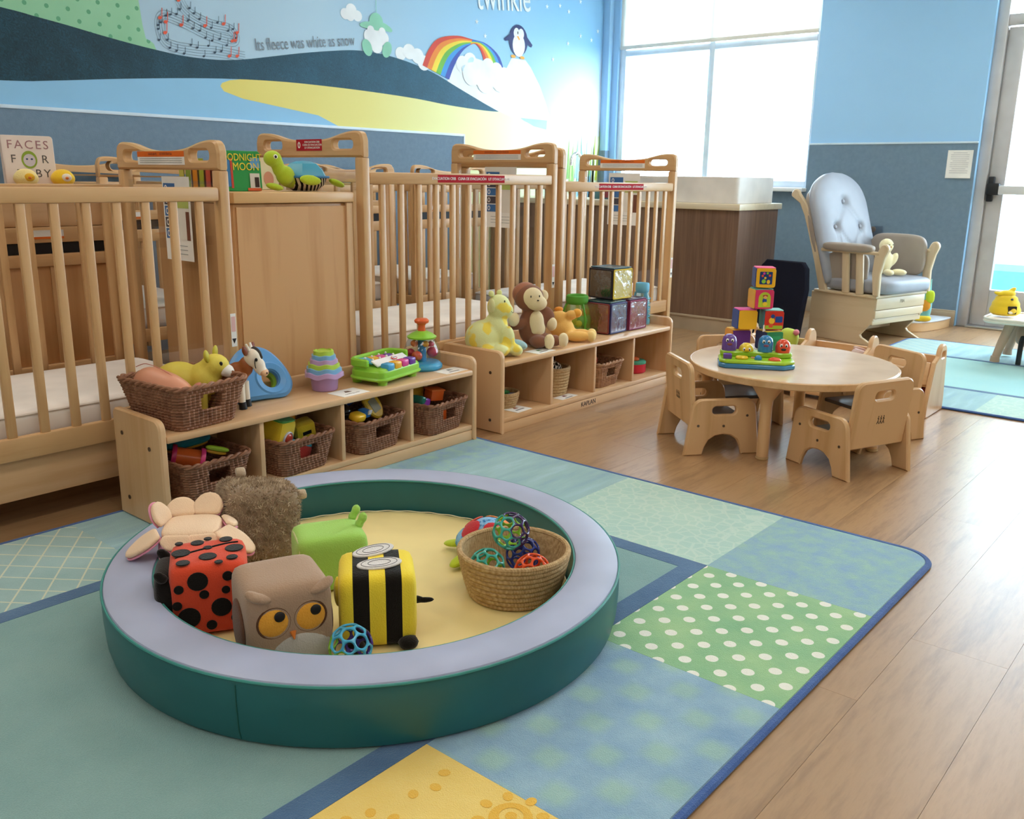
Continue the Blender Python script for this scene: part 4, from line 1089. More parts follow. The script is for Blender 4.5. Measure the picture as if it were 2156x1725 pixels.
t, b = cube_toy('ladybug_cube', 'red cube ladybug plush with black spots at the left of the ring', .965, 1.648, -32, S, fabric('#e04e30')); t.scale = (1.08,) * 3
BLKF = fabric('#16120f')
for (x, z_, r_) in ((-.02, .118, .019), (.035, .123, .010), (-.055, .105, .009), (.058, .112, .008), (-.04, .045, .021), (.02, .06, .019), (-.01, .09, .009), (.045, .035, .009), (.062, .075, .010), (-.06, .072, .009), (0, .025, .01), (.03, .095, .008), (-.062, .02, .008)):
    obj('spot', G().plate(ellipse(0, 0, r_, r_, 20), (), .0025, .0008, FRONT), BLKF, b, (x, -.0745, z_))
for (x, y, r_) in ((-.045, -.05, .013), (0, -.03, .017), (.045, -.045, .011), (-.05, 0, .018), (.05, .0, .018), (0, .015, .009), (-.02, .045, .013), (.035, .05, .013), (-.055, .05, .008), (.0, .062, .008), (.02, -.062, .008)):
    obj('spot', G().plate(ellipse(0, 0, r_, r_, 20), (), .0025, .0008), BLKF, b, (x, y, .1488))
obj('wing_seam', G().tube(cr([(-.06, -.018, .1475), (-.03, .0, .1485), (.03, .026, .1485), (.058, .034, .147)], 6), .0022, 6), BLKF, b)
plush('face', G().rbox((-.078, 0, .07), (.05, .13, .12), 4), BLKF, t, .006, 3)
for y in (-.06, .055): plush('antenna', G().ell((0, 0, 0), (.012, .01, .01)).ell((-.006, 0, .007), (.01, .008, .009)), BLKF, t, .004, 3, loc=(-.084, y, .125))

def pinkp():
    p = fabric('#eab4c0'); return p
t, b = cube_toy('petal_cube', 'pink cube plush with peach petal flaps on top, behind the ladybug', 1.046, 1.846, -40, (.14, .14, .135), fabric('#e9a9bd'))
PEACH = fabric('#f4d3b0')
def flap(nm, pts, mat, loc, r, th=.012, par=None):
    return plush(nm, G().plate(pts, (), th, .004), mat, par or t, .0045, 5, loc=loc, r=r)
soften(obj('top_panel', G().rbox((0, 0, .135), (.13, .13, .03), 4, n=5), PEACH, t))
for (x, y, a, ln, tl) in ((-.04, .075, 100, .05, .6), (.03, .078, 85, .055, .7), (-.075, .02, 165, .05, 1.1), (-.085, -.05, 200, .075, -.55), (.085, -.045, -25, .085, -.5), (.085, .03, 20, .03, -.4), (-.03, -.078, 265, .035, -.9), (.04, -.076, 275, .035, -.9)):
    pet = [tuple(p) for p in cr([(0, -.03), (ln * .5, -.037), (ln, -.022), (ln * 1.15, 0), (ln, .022), (ln * .5, .037), (0, .03)], 4)]
    M_ = Matrix.Rotation(radians(a), 4, 'Z') @ Matrix.Rotation(-tl, 4, 'Y')
    f_ = flap('petal', pet, PEACH, (0, 0, 0), (0, 0, 0)); f_.matrix_local = T(x * .8, y * .8, .143) @ M_
    lp = obj('petal_lining', G().plate([(p[0] * .98, p[1] * .94) for p in pet], (), .004, .001), fabric('#ee9fb9'), f_); lp.matrix_local = T(.002, 0, -.0075 if tl > 0 else -.008)

# hedgehog: furry cube
t, b = cube_toy('hedgehog_cube', 'furry grey brown cube hedgehog plush at the back of the ring', 1.232, 1.884, -25, (.15, .145, .15), fabric('#a08a73'), tilt=(radians(-6), radians(8))); t.scale = (1.22,) * 3
random.seed(2); V, F = [], []
for k in range(9000):
    d = Vector((random.gauss(0, 1), random.gauss(0, 1), random.gauss(0, 1))); p = 7
    L_ = (abs(d.x) ** p + abs(d.y) ** p + abs(d.z) ** p) ** (1 / p); q = d / L_; n_ = Vector((q.x ** 7, q.y ** 7, q.z ** 7)).normalized()
    c = Vector((q.x * .075, q.y * .0725, q.z * .075 + .075))
    tip = c + (n_ + Vector((random.uniform(-.8, .8), random.uniform(-.8, .8), random.uniform(-.9, .4)))).normalized() * random.uniform(.006, .0105)
    u = n_.orthogonal().normalized() * .0012; v_ = n_.cross(u)
    i0 = len(V); V += [c + u, c - u * .5 + v_, c - u * .5 - v_, tip]; F += [(i0, i0 + 1, i0 + 3), (i0 + 1, i0 + 2, i0 + 3), (i0 + 2, i0, i0 + 3)]
me = bpy.data.meshes.new('fur'); me.from_pydata(V, [], F); 
fm = NT('fur'); fm.col(fm.ramp(fm.noise(fm.mp((1, 1, 1)), 55, 3), [(.3, '#85705b'), (.55, '#b9a489'), (.75, '#d6c4a9')])); stuff(obj('fur', me, fm.set(.9, .15), t))
for (x, y, z_) in ((.085, .02, .12), (-.04, .05, .16), (.075, -.05, .02)): plush('paw', G().cyl((0, 0, 0), (.02, 0, .004), .012, .011, 14), fabric('#c3ad92'), t, .004, 2, loc=(x, y, z_))
obj('tag', G().box((.083, .0, .05), (.012, .002, .02)), PAPER, t)

GRN1 = fabric('#a6d662')
t, b = cube_toy('frog_cube', 'lime green cube plush with two ears in the middle of the ring', 1.258, 1.61, -28, (.165, .135, .135), GRN1)
for (x, y) in ((.068, .055), (.072, .0)): plush('ear', G().ell((0, 0, 0), (.011, .012, .012)).ell((.004, 0, .018), (.011, .013, .014)), GRN1, t, .004, 3, loc=(x, y, .135), r=(0, .3, 0))
obj('side_panel', G().rbox((-.074, 0, .067), (.014, .12, .12), 5, n=5), fabric('#d3dd9b'), t)

# open lattice balls
def lattice_ball(label, x, y, z, r, colors, rz=0.0):
    bm = bmesh.new(); bmesh.ops.create_icosphere(bm, subdivisions=1, radius=r)
    bmesh.ops.bevel(bm, geom=bm.verts[:], offset=r * .356, segments=1, affect='VERTICES')
    for v in bm.verts: v.co = v.co.normalized() * r * .95
    me = bpy.data.meshes.new('lattice'); bm.to_mesh(me); bm.free()
    for c in colors: me.materials.append(plastic(c, .15))
    for p in me.polygons:
        q = p.center; p.material_index = 0 if len(colors) == 1 else (0 if q.z > .15 * r and q.x < .4 * r else (1 if q.x < .1 * r or len(colors) < 3 else 2))
    o = obj('lattice_ball', me, None, None, (x, y, z), (.4 + rz, .3, rz))
    wf = o.modifiers.new('bars', 'WIREFRAME'); wf.thickness = r * .17; wf.use_even_offset = False
    ss = o.modifiers.new('round', 'SUBSURF'); ss.levels = 2; ss.render_levels = 2
    return tag(o, label, 'ball', 'open lattice balls')
lattice_ball('blue lattice ball on the ring floor between owl and bee', 1.035, 1.27, PZ + .0455, .045, ('#4fb3d9', '#8cc63a', '#46307f'), 0)
rope_basket('round coiled rope basket of lattice balls inside the ring', 1.507, 1.25, PZ, .098, .128, .108, 9)
lattice_ball('teal and purple lattice ball on top of the rope basket', 1.51, 1.262, .205, .0455, ('#3d2a5c', '#3fae9f', '#9ccb3b'), .9)
lattice_ball('green and teal lattice ball at the left in the rope basket', 1.455, 1.285, .128, .044, ('#8cc63a', '#3fae9f'), 2.2)
lattice_ball('orange lattice ball in the rope basket', 1.502, 1.19, .126, .045, ('#ee5a2d',), .3)
lattice_ball('navy lattice ball under the teal one in the rope basket', 1.565, 1.27, .128, .044, ('#263a8c',), 1.4)
# patchwork turtle plush behind the rope basket
t = thing('turtle_plush', 'patchwork turtle plush with lime flippers behind the rope basket in the ring', 'plush toy', (1.615, 1.425, PZ), radians(140))
def blueprint():
    m_ = NT('blue_print'); v = m_.new('TexVoronoi', Scale=90); m_.l(m_.mp((1, 1, 1)), v.inputs['Vector']); m_.col(m_.ramp(v.outputs[0], [(.2, '#2f6fa8'), (.5, '#8dbbe0')])); return m_.set(.9, .1)
plush('shell', G().ell((0, 0, .045), (.085, .075, .045)).ell((0, 0, .075), (.05, .045, .03)), blueprint(), t, .006, 6)
for k, (a, c) in enumerate(((20, '#c8323c'), (95, '#c8323c'), (170, '#f0873c'), (245, '#f0873c'), (310, '#d84a30'))):
    q = obj('patch', G().ell((0, 0, 0), (.03, .026, .006), u=14, v=8), fabric(c), t, (.05 * cos(radians(a)), .045 * sin(radians(a)), .083), (0, .75, 0)); q.rotation_euler = Euler((0, .72, radians(a)))
for a in (40, 140, 220, 320): plush('flipper', G().ell((0, 0, 0), (.038, .02, .009)).ell((-.02, 0, .004), (.025, .016, .011)), fabric('#c3d436'), t, .005, 3, loc=(.1 * cos(radians(a)), .085 * sin(radians(a)), .02), r=(0, .2, radians(a)))

# ------------------------------------------------------------------ first toy shelf: things on top
ST1 = .2872
basket('wicker basket of rubber animals on top of the near toy shelf', 1.372, 2.412, ST1, 6, (.195, .22, .245, .285, .132))
t = thing('rubber_pig', 'pink rubber pig lying in the top wicker basket', 'toy animal', (1.328, 2.43, ST1 + .012), radians(112))
PINKR = plain('#dd9b7c', .35, .4); PINKD = plain('#c67a68', .4)
plush('body', G().ell((0, 0, .088), (.105, .05, .05), rot(0, -.3, 0)).ell((.045, 0, .1), (.06, .049, .05)).ell((-.085, 0, .07), (.03, .026, .026)), PINKR, t, .006, 12)
for y in (-.025, .025): obj('ear', G().ell((-.09, y, .1), (.012, .015, .006), rot(.3 * y * 40, .3, 0)), PINKD, t)
obj('seam', G().tube(cr([(-.06, .004, .112), (0, .003, .142), (.06, .002, .157), (.1, 0, .145)], 5), .0012, 5), PINKD, t)
for x in (-.04, .05):
    obj('leg', G().cyl((x, -.03, .06), (x, -.035, .012), .014, .012, 12), PINKR, t)
YEL = plain('#e2cf55', .5, .4, .5, 60)
t = thing('rubber_sheep', 'yellow rubber sheep with white muzzle standing in the top wicker basket', 'toy animal', (1.437, 2.455, ST1 + .012), radians(-52)); t.scale = (1.08,) * 3
plush('body', G().ell((-.045, 0, .085), (.068, .052, .052)).ell((.03, 0, .09), (.045, .045, .05)).ell((.06, 0, .128), (.04, .034, .034)), YEL, t, .006, 4)
plush('muzzle', G().ell((.09, 0, .115), (.022, .023, .018)).ell((.1, 0, .107), (.014, .019, .014)), plain('#ece6dc', .45), t, .005, 3)
for s in (-1, 1):
    obj('ear', G().ell((.05, s * .034, .16), (.007, .012, .019), rot(s * -.35, 0, 0)), plain('#c9bd40', .5), t); e = obj('eye', G().ell((.085, s * .022, .138), (.005, .004, .006)), BLACK, t)
    for x in (-.07, .03): obj('leg', G().cyl((x, s * .025, .06), (x, s * .026, .0), .013, .011, 12), YEL, t)
t = thing('toy_cow', 'brown and white toy cow standing beside the top wicker basket', 'toy animal', (1.565, 2.425, ST1), radians(-55)); t.scale = (1.15,) * 3
def cowm():
    m_ = NT('cow_paint'); m_.col(m_.ramp(m_.noise(m_.mp((1, 1, 1)), 16, 3), [(.46, '#8c4a22'), (.5, '#efe4d2'), (.57, '#efe4d2'), (.6, '#8c4a22')], 'LINEAR')); return m_.set(.35, .4)
plush('body', G().ell((-.05, 0, .09), (.055, .03, .034)).ell((0, 0, .095), (.03, .028, .032)).ell((.025, 0, .115), (.02, .02, .028)), plain('#9a5426', .4), t, .005, 4)
plush('head', G().ell((.045, 0, .14), (.024, .021, .026)).ell((.062, 0, .118), (.017, .016, .022)).ell((.07, 0, .103), (.014, .016, .013)), plain('#efe3d0', .4), t, .004, 3)
obj('muzzle', G().ell((.075, 0, .1), (.011, .0165, .0115)), plain('#e0b088', .4), t)
obj('forelock', G().ell((.056, 0, .15), (.014, .006, .022), rot(0, -.5, 0)), plain('#3a3634', .5), t); obj('halter', G().tube([(.058, .02 * cos(a), .128 + .02 * sin(a)) for a in [2 * pi * i / 16 for i in range(16)]], .0012, 5, True), BLACK, t)
for s in (-1, 1):
    obj('ear', G().ell((.035, s * .027, .162), (.006, .01, .017), rot(s * -.7, 0, 0)), plain('#7d3a1c', .45), t); obj('eye', G().ell((.062, s * .019, .138), (.004, .003, .005)), BLACK, t); obj('nostril', G().ell((.085, s * .007, .1), (.002, .0025, .003)), plain('#4a2a20', .5), t)
    obj('horn', G().cyl((.04, s * .01, .16), (.034, s * .014, .178), .005, .003, 8), plain('#efe6d6', .4), t)
    for x in (-.08, .012):
        l_ = obj('leg', G().cyl((x, s * .016, .07), (x + .004, s * .017, .02), .012, .009, 12), plain('#efe3d0', .4), t); obj('hoof', G().cyl((x + .004, s * .017, .02), (x + .006, s * .017, 0), .0095, .011, 12), BLACK, l_)
BLUEP = plastic('#5d9fdb', .3)
t = thing('hole_toy', 'blue rounded toy plate with a hole, leaning beside the toy cow', 'toy', (1.675, 2.445, ST1 + .004), 0, None, (radians(-28), 0, radians(-8))); t.scale = (1.25,) * 3
tri = [tuple(p) for p in cr([(-.075, .0), (-.06, -.0), (.0, .0), (.06, .0), (.085, .035), (.07, .09), (.03, .135), (-.03, .14), (-.075, .1), (-.09, .05)], 5, True)]
obj('plate', G().plate(tri, [ellipse(.025, .05, .024, .024, 24)], .03, .008, FRONT), BLUEP, t)
obj('cup_ring', G().lathe([(.024, -.012), (.026, 0), (.04, .004), (.046, 0), (.043, -.006)], n=32, M=FRONT, c=(.025, -.014, .05)), BLUEP, t)
obj('base', G().plate([(p[0] * .85, p[1] * .8 + .008) for p in tri], [ellipse(.025, .05, .02, .02, 24)], .03, .008, FRONT @ T(0, 0, -.026)), plastic('#a7c93b', .3), t)
t = thing('stacking_cups', 'stack of wavy rimmed cups in lavender, blue and lime', 'stacking cups', (1.905, 2.43, ST1))
cols = ('#c5a2cf', '#7fb4dd', '#b9d84e', '#c5a2cf', '#7fb4dd', '#b9d84e')
obj('base_cup', G().lathe([(0, .001), (.042, .001), (.044, .004), (.047, .055), (.044, .055), (.04, .006), (0, .006)], n=40), plastic('#b48fc0', .35), t)
for k, c in enumerate(cols):
    g = G(); r0 = .066 - .0062 * k; z0 = .048 + .0145 * k; b_ = bmesh.new(); rings = []
    for (dr, dz) in ((0, 0), (-.001, .015), (-.008, .0165), (-.009, .002)):
        rings.append([b_.verts.new(((r0 + dr) * cos(a) * (1 + .03 * cos(6 * a)), (r0 + dr) * sin(a) * (1 + .03 * cos(6 * a)), z0 + dz + .0036 * (r0 / .066) ** 2 * cos(6 * a))) for a in [2 * pi * i / 72 for i in range(72)]])
    for A, B in zip(rings, rings[1:] + rings[:1]):
        for i in range(72): b_.faces.new((A[i], A[(i + 1) % 72], B[(i + 1) % 72], B[i]))
    bmesh.ops.recalc_face_normals(b_, faces=b_.faces[:]); g._add(b_); obj('cup_rim', g, plastic(c, .35), t)
obj('top_cap', G().lathe([(0, .134), (.012, .137), (.028, .133), (.031, .128), (.031, .12)], n=32), plastic('#b9d84e', .35), t)
# piano
LIME = plastic('#93d23c', .3)
t = thing('toy_piano', 'lime green toy piano xylophone with coloured keys', 'toy piano', (2.16, 2.415, ST1), radians(12))
o_ = [tuple(p) for p in rrect(-.125, -.085, .125, .07, (.045, .045, .03, .03), 6)]
soften(obj('body', G().plate(o_, (), .05, .012, T(0, 0, .037)), LIME, t), 1)
obj('rim', G().plate(rrect(-.13, -.09, .13, .075, (.05, .05, .034, .034), 6), (), .012, .005, T(0, 0, .022)), LIME, t)
obj('back_wall', G().plate([(-.125, -.02), (-.125, .03)] + arc(-.085, .03, .04, 180, 90, 5) + arc(.085, .03, .04, 90, 0, 5) + [(.125, -.02), (.112, -.02), (.11, .025)] + arc(.08, .025, .03, 0, 90, 5) + arc(-.08, .025, .03, 90, 180, 5) + [(-.112, -.02)], (), .03, .005, T(0, 0, .075)), LIME, t)
obj('panel', G().box((.0, -.03, .072), (.19, .035, .006), .002, rot(.5, 0, 0)), plain('#f3f1ee', .3), t)
KC = ('#4aa6d8', '#f2b52c', '#dc4a9a', '#6a3aa0')
for k in range(4):
    obj('piano_key', G().box((-.066 + .044 * k, -.066, .062), (.04, .036, .026), .006), plastic(KC[k], .25), t)
    br = obj('chime_bar', G().box((-.062 + .041 * k, .018, .073), (.036, .075 - .012 * k, .006), .002, rot(.12, 0, -.25)), plastic(KC[k], .3), t)
    for yy in (-.02, .02): obj('pin', G().ell((-.062 + .041 * k + yy * .2, .018 + yy, .08), (.0045, .0045, .005), u=10, v=6), EYEW, br)
lg_ = obj('logo', G().plate(ellipse(0, 0, .016, .009, 20), (), .002, .0005), plain('#d23a3a', .4), t, (.02, -.033, .0775), (.5, 0, 0)); obj('logo_field', G().plate(ellipse(0, 0, .013, .0065, 20), (), .001, 0, T(0, 0, .0012)), EYEW, lg_); text('lettering', 'little tikes', .0055, plain('#2a4a9a', .4), lg_, T(0, 0, .0022), .0002)
for x, y in ((-.09, -.06), (.09, -.06), (-.09, .05), (.09, .05)): obj('foot', G().cyl((x, y, 0), (x, y, .018), .016, .02, 16), LIME, t)
# popper
t = thing('ball_popper', 'clear dome spinning ball toy with orange plunger and blue base', 'toy', (2.382, 2.445, ST1)); t.scale = (1.08, 1.08, 1)
obj('base', G().lathe([(0, 0), (.066, 0), (.072, .008), (.071, .018), (.062, .028), (.05, .03), (0, .03)], n=40), plastic('#3f9fd0', .25), t)
obj('dome', G().lathe([(.064, .028), (.066, .05), (.062, .08), (.05, .11), (.036, .126)], n=40), glass('#eef6fa', .03, .3), t)
obj('cap', G().lathe([(.05, .118), (.052, .124), (.036, .136), (.018, .145), (0, .146)], n=36), LIME, t)
obj('plunger', G().lathe([(0, .143), (.014, .144), (.012, .165), (.016, .172), (.024, .176), (.026, .184), (.02, .191), (0, .193)], n=28), plastic('#ec6a35', .25), t)
obj('column', G().lathe([(0, .03), (.016, .03), (.014, .12), (0, .12)], n=20), plastic('#3d93c9', .3), t)
for k, (a, z_, c, r_) in enumerate(((200, .055, '#e8502e', .019), (340, .06, '#d22c46', .02), (250, .1, '#f0a030', .012), (40, .055, '#f2c53a', .017), (130, .06, '#d22c46', .016), (300, .095, '#d22c46', .012), (170, .1, '#e8743a', .013))):
    obj('ball', G().ell((.04 * cos(radians(a)) * (1 if z_ < .09 else .8), .04 * sin(radians(a)) * (1 if z_ < .09 else .8), z_), (r_, r_, r_), u=16, v=10), plastic(c, .25), t)
def card(label, x, y, z, rz, w_=.115, d=.085, col='#6a4a3a', body='toys'):
    t = thing('label_card', label, 'card', (x, y, z), radians(rz), 'laminated shelf label cards'); obj('paper', G().box((0, 0, .0006), (w_, d, .0012)), PAPER, t)
    obj('picture', G().plate([(-.012, -.006), (.014, -.008), (.01, .008), (-.004, .012)], (), .0005, 0, T(0, .008, .0015)), plain(col, .6), t)
    if body: text('lettering', body, .013, plain('#403c3c', .7), t, T(0, -.018, .0014), .0001)
    else: obj('print_line', G().box((0, -.018, .0014), (.055, .008, .0004)), plain('#7d7878', .7), t)
    return t
card('white label card in front of the stacking cups', 1.93, 2.335, ST1, 2, body='nesting toys')
card('white label card at the right end of the near shelf top', 2.425, 2.335, ST1, 2, .12, .07, '#8a8a8a', '')

# ------------------------------------------------------------------ first shelf: baskets and their toys
SB = .0612; SBN = .0719
bx = (1.385, 1.705, 2.02, 2.345)
for k, x in enumerate(bx):
    basket('wicker basket in the near shelf, ' + ('leftmost compartment', 'second compartment from the left', 'third compartment from the left', 'right compartment')[k], x, 2.395, SBN, 4 + k)
def toy(name, label, g, mat, loc, r=(0, 0, 0), cat='toy', parts=(), group='toys in the shelf baskets'):
    if group == 'toys in the shelf baskets': loc = (loc[0], loc[1], loc[2] + .0106)
    t = thing(name, label, cat, loc, 0, group, r); obj('body', g, mat, t)
    for nm, gg, mm in parts: obj(nm, gg, mm, t)
    return t
toy('soft_disc', 'flat blue and yellow soft disc at the back of the leftmost basket', G().rbox((0, 0, 0), (.17, .09, .016), 4, n=5), fabric('#2f9db5'), (1.39, 2.47, .205), (.35, 0, .1), parts=[('underside', G().rbox((0, 0, -.012), (.16, .085, .012), 4, n=5), fabric('#e7b63a'))])
toy('rattle_drum', 'orange see-through rattle drum with magenta caps in the leftmost basket', G().cyl((-.035, 0, 0), (.035, 0, 0), .03, n=28), tinted('#e0662c', .75), (1.345, 2.37, .172), (.3, .25, -.5), parts=[('cap', G().lathe([(0, 0), (.035, 0), (.037, .006), (.035, .013), (0, .013)], n=28, M=rot(0, pi / 2, 0), c=(.034, 0, 0)), plastic('#d23c78')), ('cap', G().lathe([(0, 0), (.035, 0), (.037, .006), (.035, .013), (0, .013)], n=28, M=rot(0, pi / 2, 0), c=(-.047, 0, 0)), plastic('#b8285e')), ('bead', G().ell((0, .01, -.008), (.009, .009, .009)), plastic('#f2c53a'))])
toy('lime_clip', 'lime green wedge toy in the leftmost basket', G().rbox((0, 0, 0), (.07, .018, .014), 3, n=4), plastic('#a8d13e'), (1.43, 2.345, .188), (.2, .3, -.35), parts=[('inner', G().rbox((0, .002, -.012), (.06, .016, .012), 3, n=4), plastic('#e8b53a'))])
toy('yellow_block', 'yellow soft block with a shiny red button in the second basket', G().rbox((0, 0, 0), (.085, .085, .085), 7, n=5), fabric('#e0bf2f'), (1.655, 2.36, .195), (.2, .1, .35), parts=[('button', G().ell((.0, -.045, -.015), (.02, .01, .02)), plastic('#a83a2a', .1)), ('ring', G().tube([(.022 * cos(a), -.044, -.015 + .022 * sin(a)) for a in [2 * pi * i / 24 for i in range(24)]], .004, 6, True), plastic('#b9b6c0')), ('green_face', G().rbox((0, 0, .042), (.08, .08, .006), 6, n=4), fabric('#4d9e3f'))])
toy('busy_board_toy', 'teal square panel with an orange ball in the second basket', G().rbox((0, 0, 0), (.1, .02, .12), 7, n=5), plastic('#2f8fa8'), (1.74, 2.44, .215), (-.3, .3, .2), parts=[('ball', G().ell((.0, -.02, -.01), (.024, .02, .026)), plastic('#f0a02c'))])
toy('yellow_block', 'small yellow block at the right in the second basket', G().rbox((0, 0, 0), (.07, .06, .06), 7, n=5), fabric('#e0bf2f'), (1.765, 2.375, .175), (.2, -.2, -.2), parts=[('mark', G().box((0, -.03, 0), (.03, .004, .012)), BLACK)])
toy('patch_block', 'red and blue soft block seen through the second basket handle', G().rbox((0, 0, 0), (.08, .07, .07), 6, n=5), fabric('#b03630'), (1.71, 2.345, .115), (0, .4, 0), parts=[('blue_face', G().rbox((0, 0, .032), (.076, .066, .012), 6, n=4), fabric('#3fa8c4'))])
toy('toy_remote', 'dark blue toy remote with white dots across the third basket', G().rbox((0, 0, 0), (.14, .04, .035), 4, n=5), plastic('#1f4fa8'), (1.995, 2.43, .222), (0, -.2, .15), parts=[('button', G().ell((-.045 + .022 * k, -.02, .004), (.006, .004, .009)), EYEW) for k in range(3)])
toy('toy_phone', 'yellow toy phone with grey screen in the third basket', G().plate(ellipse(0, 0, .034, .055, 28), (), .018, .005, FRONT), plastic('#f0c83c'), (2.075, 2.385, .2), (-.45, -.35, .1), parts=[('screen', G().plate(rrect(-.016, -.03, .018, .02, .004), (), .004, .001, FRONT @ T(0, 0, .009)), plain('#a9ab9a', .3))] + [('key', G().ell((-.02 + .013 * k, -.011, .034), (.003, .002, .003), u=8, v=6), plastic('#e07a30')) for k in range(4)])
toy('toy_hammer', 'yellow and blue chunky toy at the front of the third basket', G().rbox((0, 0, 0), (.06, .045, .03), 4, n=5), plastic('#efc02f'), (1.965, 2.335, .185), (.3, .1, .35), parts=[('grip', G().rbox((.05, .004, .006), (.05, .04, .028), 4, n=5), plastic('#2f78c4')), ('letter_tile', G().box((.05, -.016, .016), (.022, .006, .016), .002), EYEW)])
toy('toy_ball', 'shiny black ball in the third basket', G().ell((0, 0, 0), (.032, .032, .032)), plastic('#191413', .1), (1.955, 2.4, .19), parts=[('band', G().tube([(.0325 * cos(a), .0325 * sin(a), 0) for a in [2 * pi * i / 28 for i in range(28)]], .002, 5, True), plastic('#444444', .2))])
toy('yellow_block', 'yellow block at the back of the right basket', G().rbox((0, 0, 0), (.07, .05, .045), 7, n=5), plastic('#d9b02c', .4), (2.33, 2.44, .19), (0, .1, .1), parts=[('ridge', G().box((0, -.02, .022), (.06, .006, .004), .001), plastic('#c49a22', .4))])
toy('orange_block', 'orange hollow block at the front of the right basket', G().box((0, 0, 0), (.06, .045, .04), .004), plastic('#ec6a28', .35), (2.375, 2.375, .187), (.1, .1, -.1), parts=[('lip', G().box((0, 0, .021), (.066, .05, .006), .002), plastic('#f27c38', .35))])
toy('purple_block', 'purple block at the front left of the right basket', G().rbox((0, 0, 0), (.055, .05, .035), 6, n=4), plastic('#8a3aa8'), (2.295, 2.36, .175), (.1, .2, .2), parts=[('teal_face', G().rbox((-.02, .0, .008), (.03, .05, .03), 6, n=4), plastic('#2f8a7a'))])
toy('red_block', 'dark red block behind the purple one in the right basket', G().rbox((0, 0, 0), (.06, .045, .04), 6, n=4), plastic('#a83224'), (2.275, 2.43, .188), (0, .1, .3), parts=[('stud', G().cyl((0, 0, .02), (0, 0, .026), .012), plastic('#a83224'))])
toy('orange_block', 'orange block low in the right basket seen through its handle', G().box((0, 0, 0), (.06, .05, .06), .004), plastic('#ec6a28', .35), (2.36, 2.345, .105), (0, 0, .2), parts=[('yellow_base', G().box((0, 0, -.03), (.062, .052, .012), .003), plastic('#e8b93a'))])
# ------------------------------------------------------------------ second toy shelf: things on top
ST2 = .2922
def patchy(a, b, sc=16, edge=.52):
    m_ = NT('plush_patches'); m_.col(m_.ramp(m_.noise(m_.mp((1, 1, 1)), sc, 1), [(edge, a), (edge + .05, b)])); m_.bump(m_.noise(m_.mp((1, 1, 1)), 350, 2), .5, .003); return m_.set(.95, .1, Sheen_Weight=.2)
t = thing('yellow_plush', 'pale yellow patched plush animal sitting at the left end of the far shelf', 'plush toy', (2.758, 2.425, ST2), radians(-20)); t.scale = (.95,) * 3
g = G().ell((-.03, .015, .075), (.085, .075, .075), rot(0, -.3, 0)).ell((.02, 0, .12), (.055, .055, .06)).ell((.03, -.01, .205), (.052, .05, .055)).ell((.055, -.025, .19), (.035, .033, .033))
g.ell((.05, -.06, .07), (.028, .03, .06)).ell((.07, -.085, .028), (.03, .045, .026)).ell((.0, -.075, .03), (.04, .05, .028)).ell((-.035, -.045, .03), (.045, .05, .03))
plush('body', g, patchy('#e6e9a8', '#f3dc5c'), t, .006, 6)
for (x, y) in ((-.005, .0), (.045, .02)): obj('ear', G().ell((x, y - .005, .262), (.012, .012, .014)), fabric('#e9eaa0'), t)
obj('eye', G().ell((.03, -.06, .235), (.003, .003, .005)), BLACK, t); obj('ear_flap', G().ell((-.015, -.03, .215), (.012, .02, .03)), fabric('#ecebaa'), t)
obj('mouth', G().tube(cr([(.065, -.058, .19), (.072, -.057, .184), (.08, -.052, .186)], 5), .001, 5), BLACK, t)
MB1 = fabric('#8a5a44'); CRM = fabric('#f0dcb0')
t = thing('monkey_plush', 'brown plush monkey with cream face and belly leaning on the far shelf', 'plush toy', (3.03, 2.43, ST2), radians(-25))
g = G().ell((0, 0, .085), (.062, .055, .085)).ell((0, 0, .14), (.04, .04, .03)).ell((-.02, -.005, .21), (.066, .056, .058)).ell((-.072, -.02, .1), (.045, .02, .022), rot(0, -.3, 0)).ell((.06, -.02, .13), (.035, .02, .045), rot(0, -.5, 0))
g.ell((.04, -.05, .03), (.055, .04, .028), rot(0, 0, -.6)).ell((.075, -.075, .03), (.025, .03, .025)).ell((-.005, -.07, .03), (.035, .05, .028))
plush('body', g, MB1, t, .006, 6)
plush('face', G().ell((-.02, -.028, .212), (.052, .036, .047)).ell((.0, -.045, .19), (.045, .03, .033)), CRM, t, .005, 5)
obj('crown', G().ell((-.03, .012, .225), (.058, .045, .05)), fabric('#b0745a'), t)
plush('belly', G().ell((0, -.04, .105), (.035, .025, .055)).ell((.006, -.042, .08), (.036, .022, .035)), CRM, t, .005, 4)
for (x, y, z_, r_) in ((.1, -.1, .035, (.024, .016, .033)), (.025, -.115, .035, (.024, .016, .034))): plush('foot_sole', G().ell((x, y, z_), r_).ell((x, y, z_ + .012), (r_[0] * .9, r_[1], r_[2] * .6)), CRM, t, .005, 3)
obj('hand', G().ell((-.105, -.035, .125), (.026, .018, .03)), CRM, t); obj('hand', G().ell((.078, -.03, .095), (.024, .022, .03)), CRM, t)
obj('ear', G().ell((.045, -.01, .215), (.024, .01, .026)), CRM, t); obj('nose', G().ell((-.012, -.075, .206), (.005, .004, .003)), BLACK, t)
for x in (-.04, -.0): obj('eye', G().ell((x, -.064, .222), (.0025, .003, .005)), BLACK, t)
obj('mouth', G().tube(cr([(.015, -.069, .188), (.024, -.066, .182), (.034, -.059, .186)], 5), .001, 5), plain('#a5522a', .6), t)
LB = fabric('#a8ccdc')
t = thing('blue_plush', 'light blue plush animal hidden between the yellow plush and the monkey', 'plush toy', (2.855, 2.47, ST2), radians(-20))
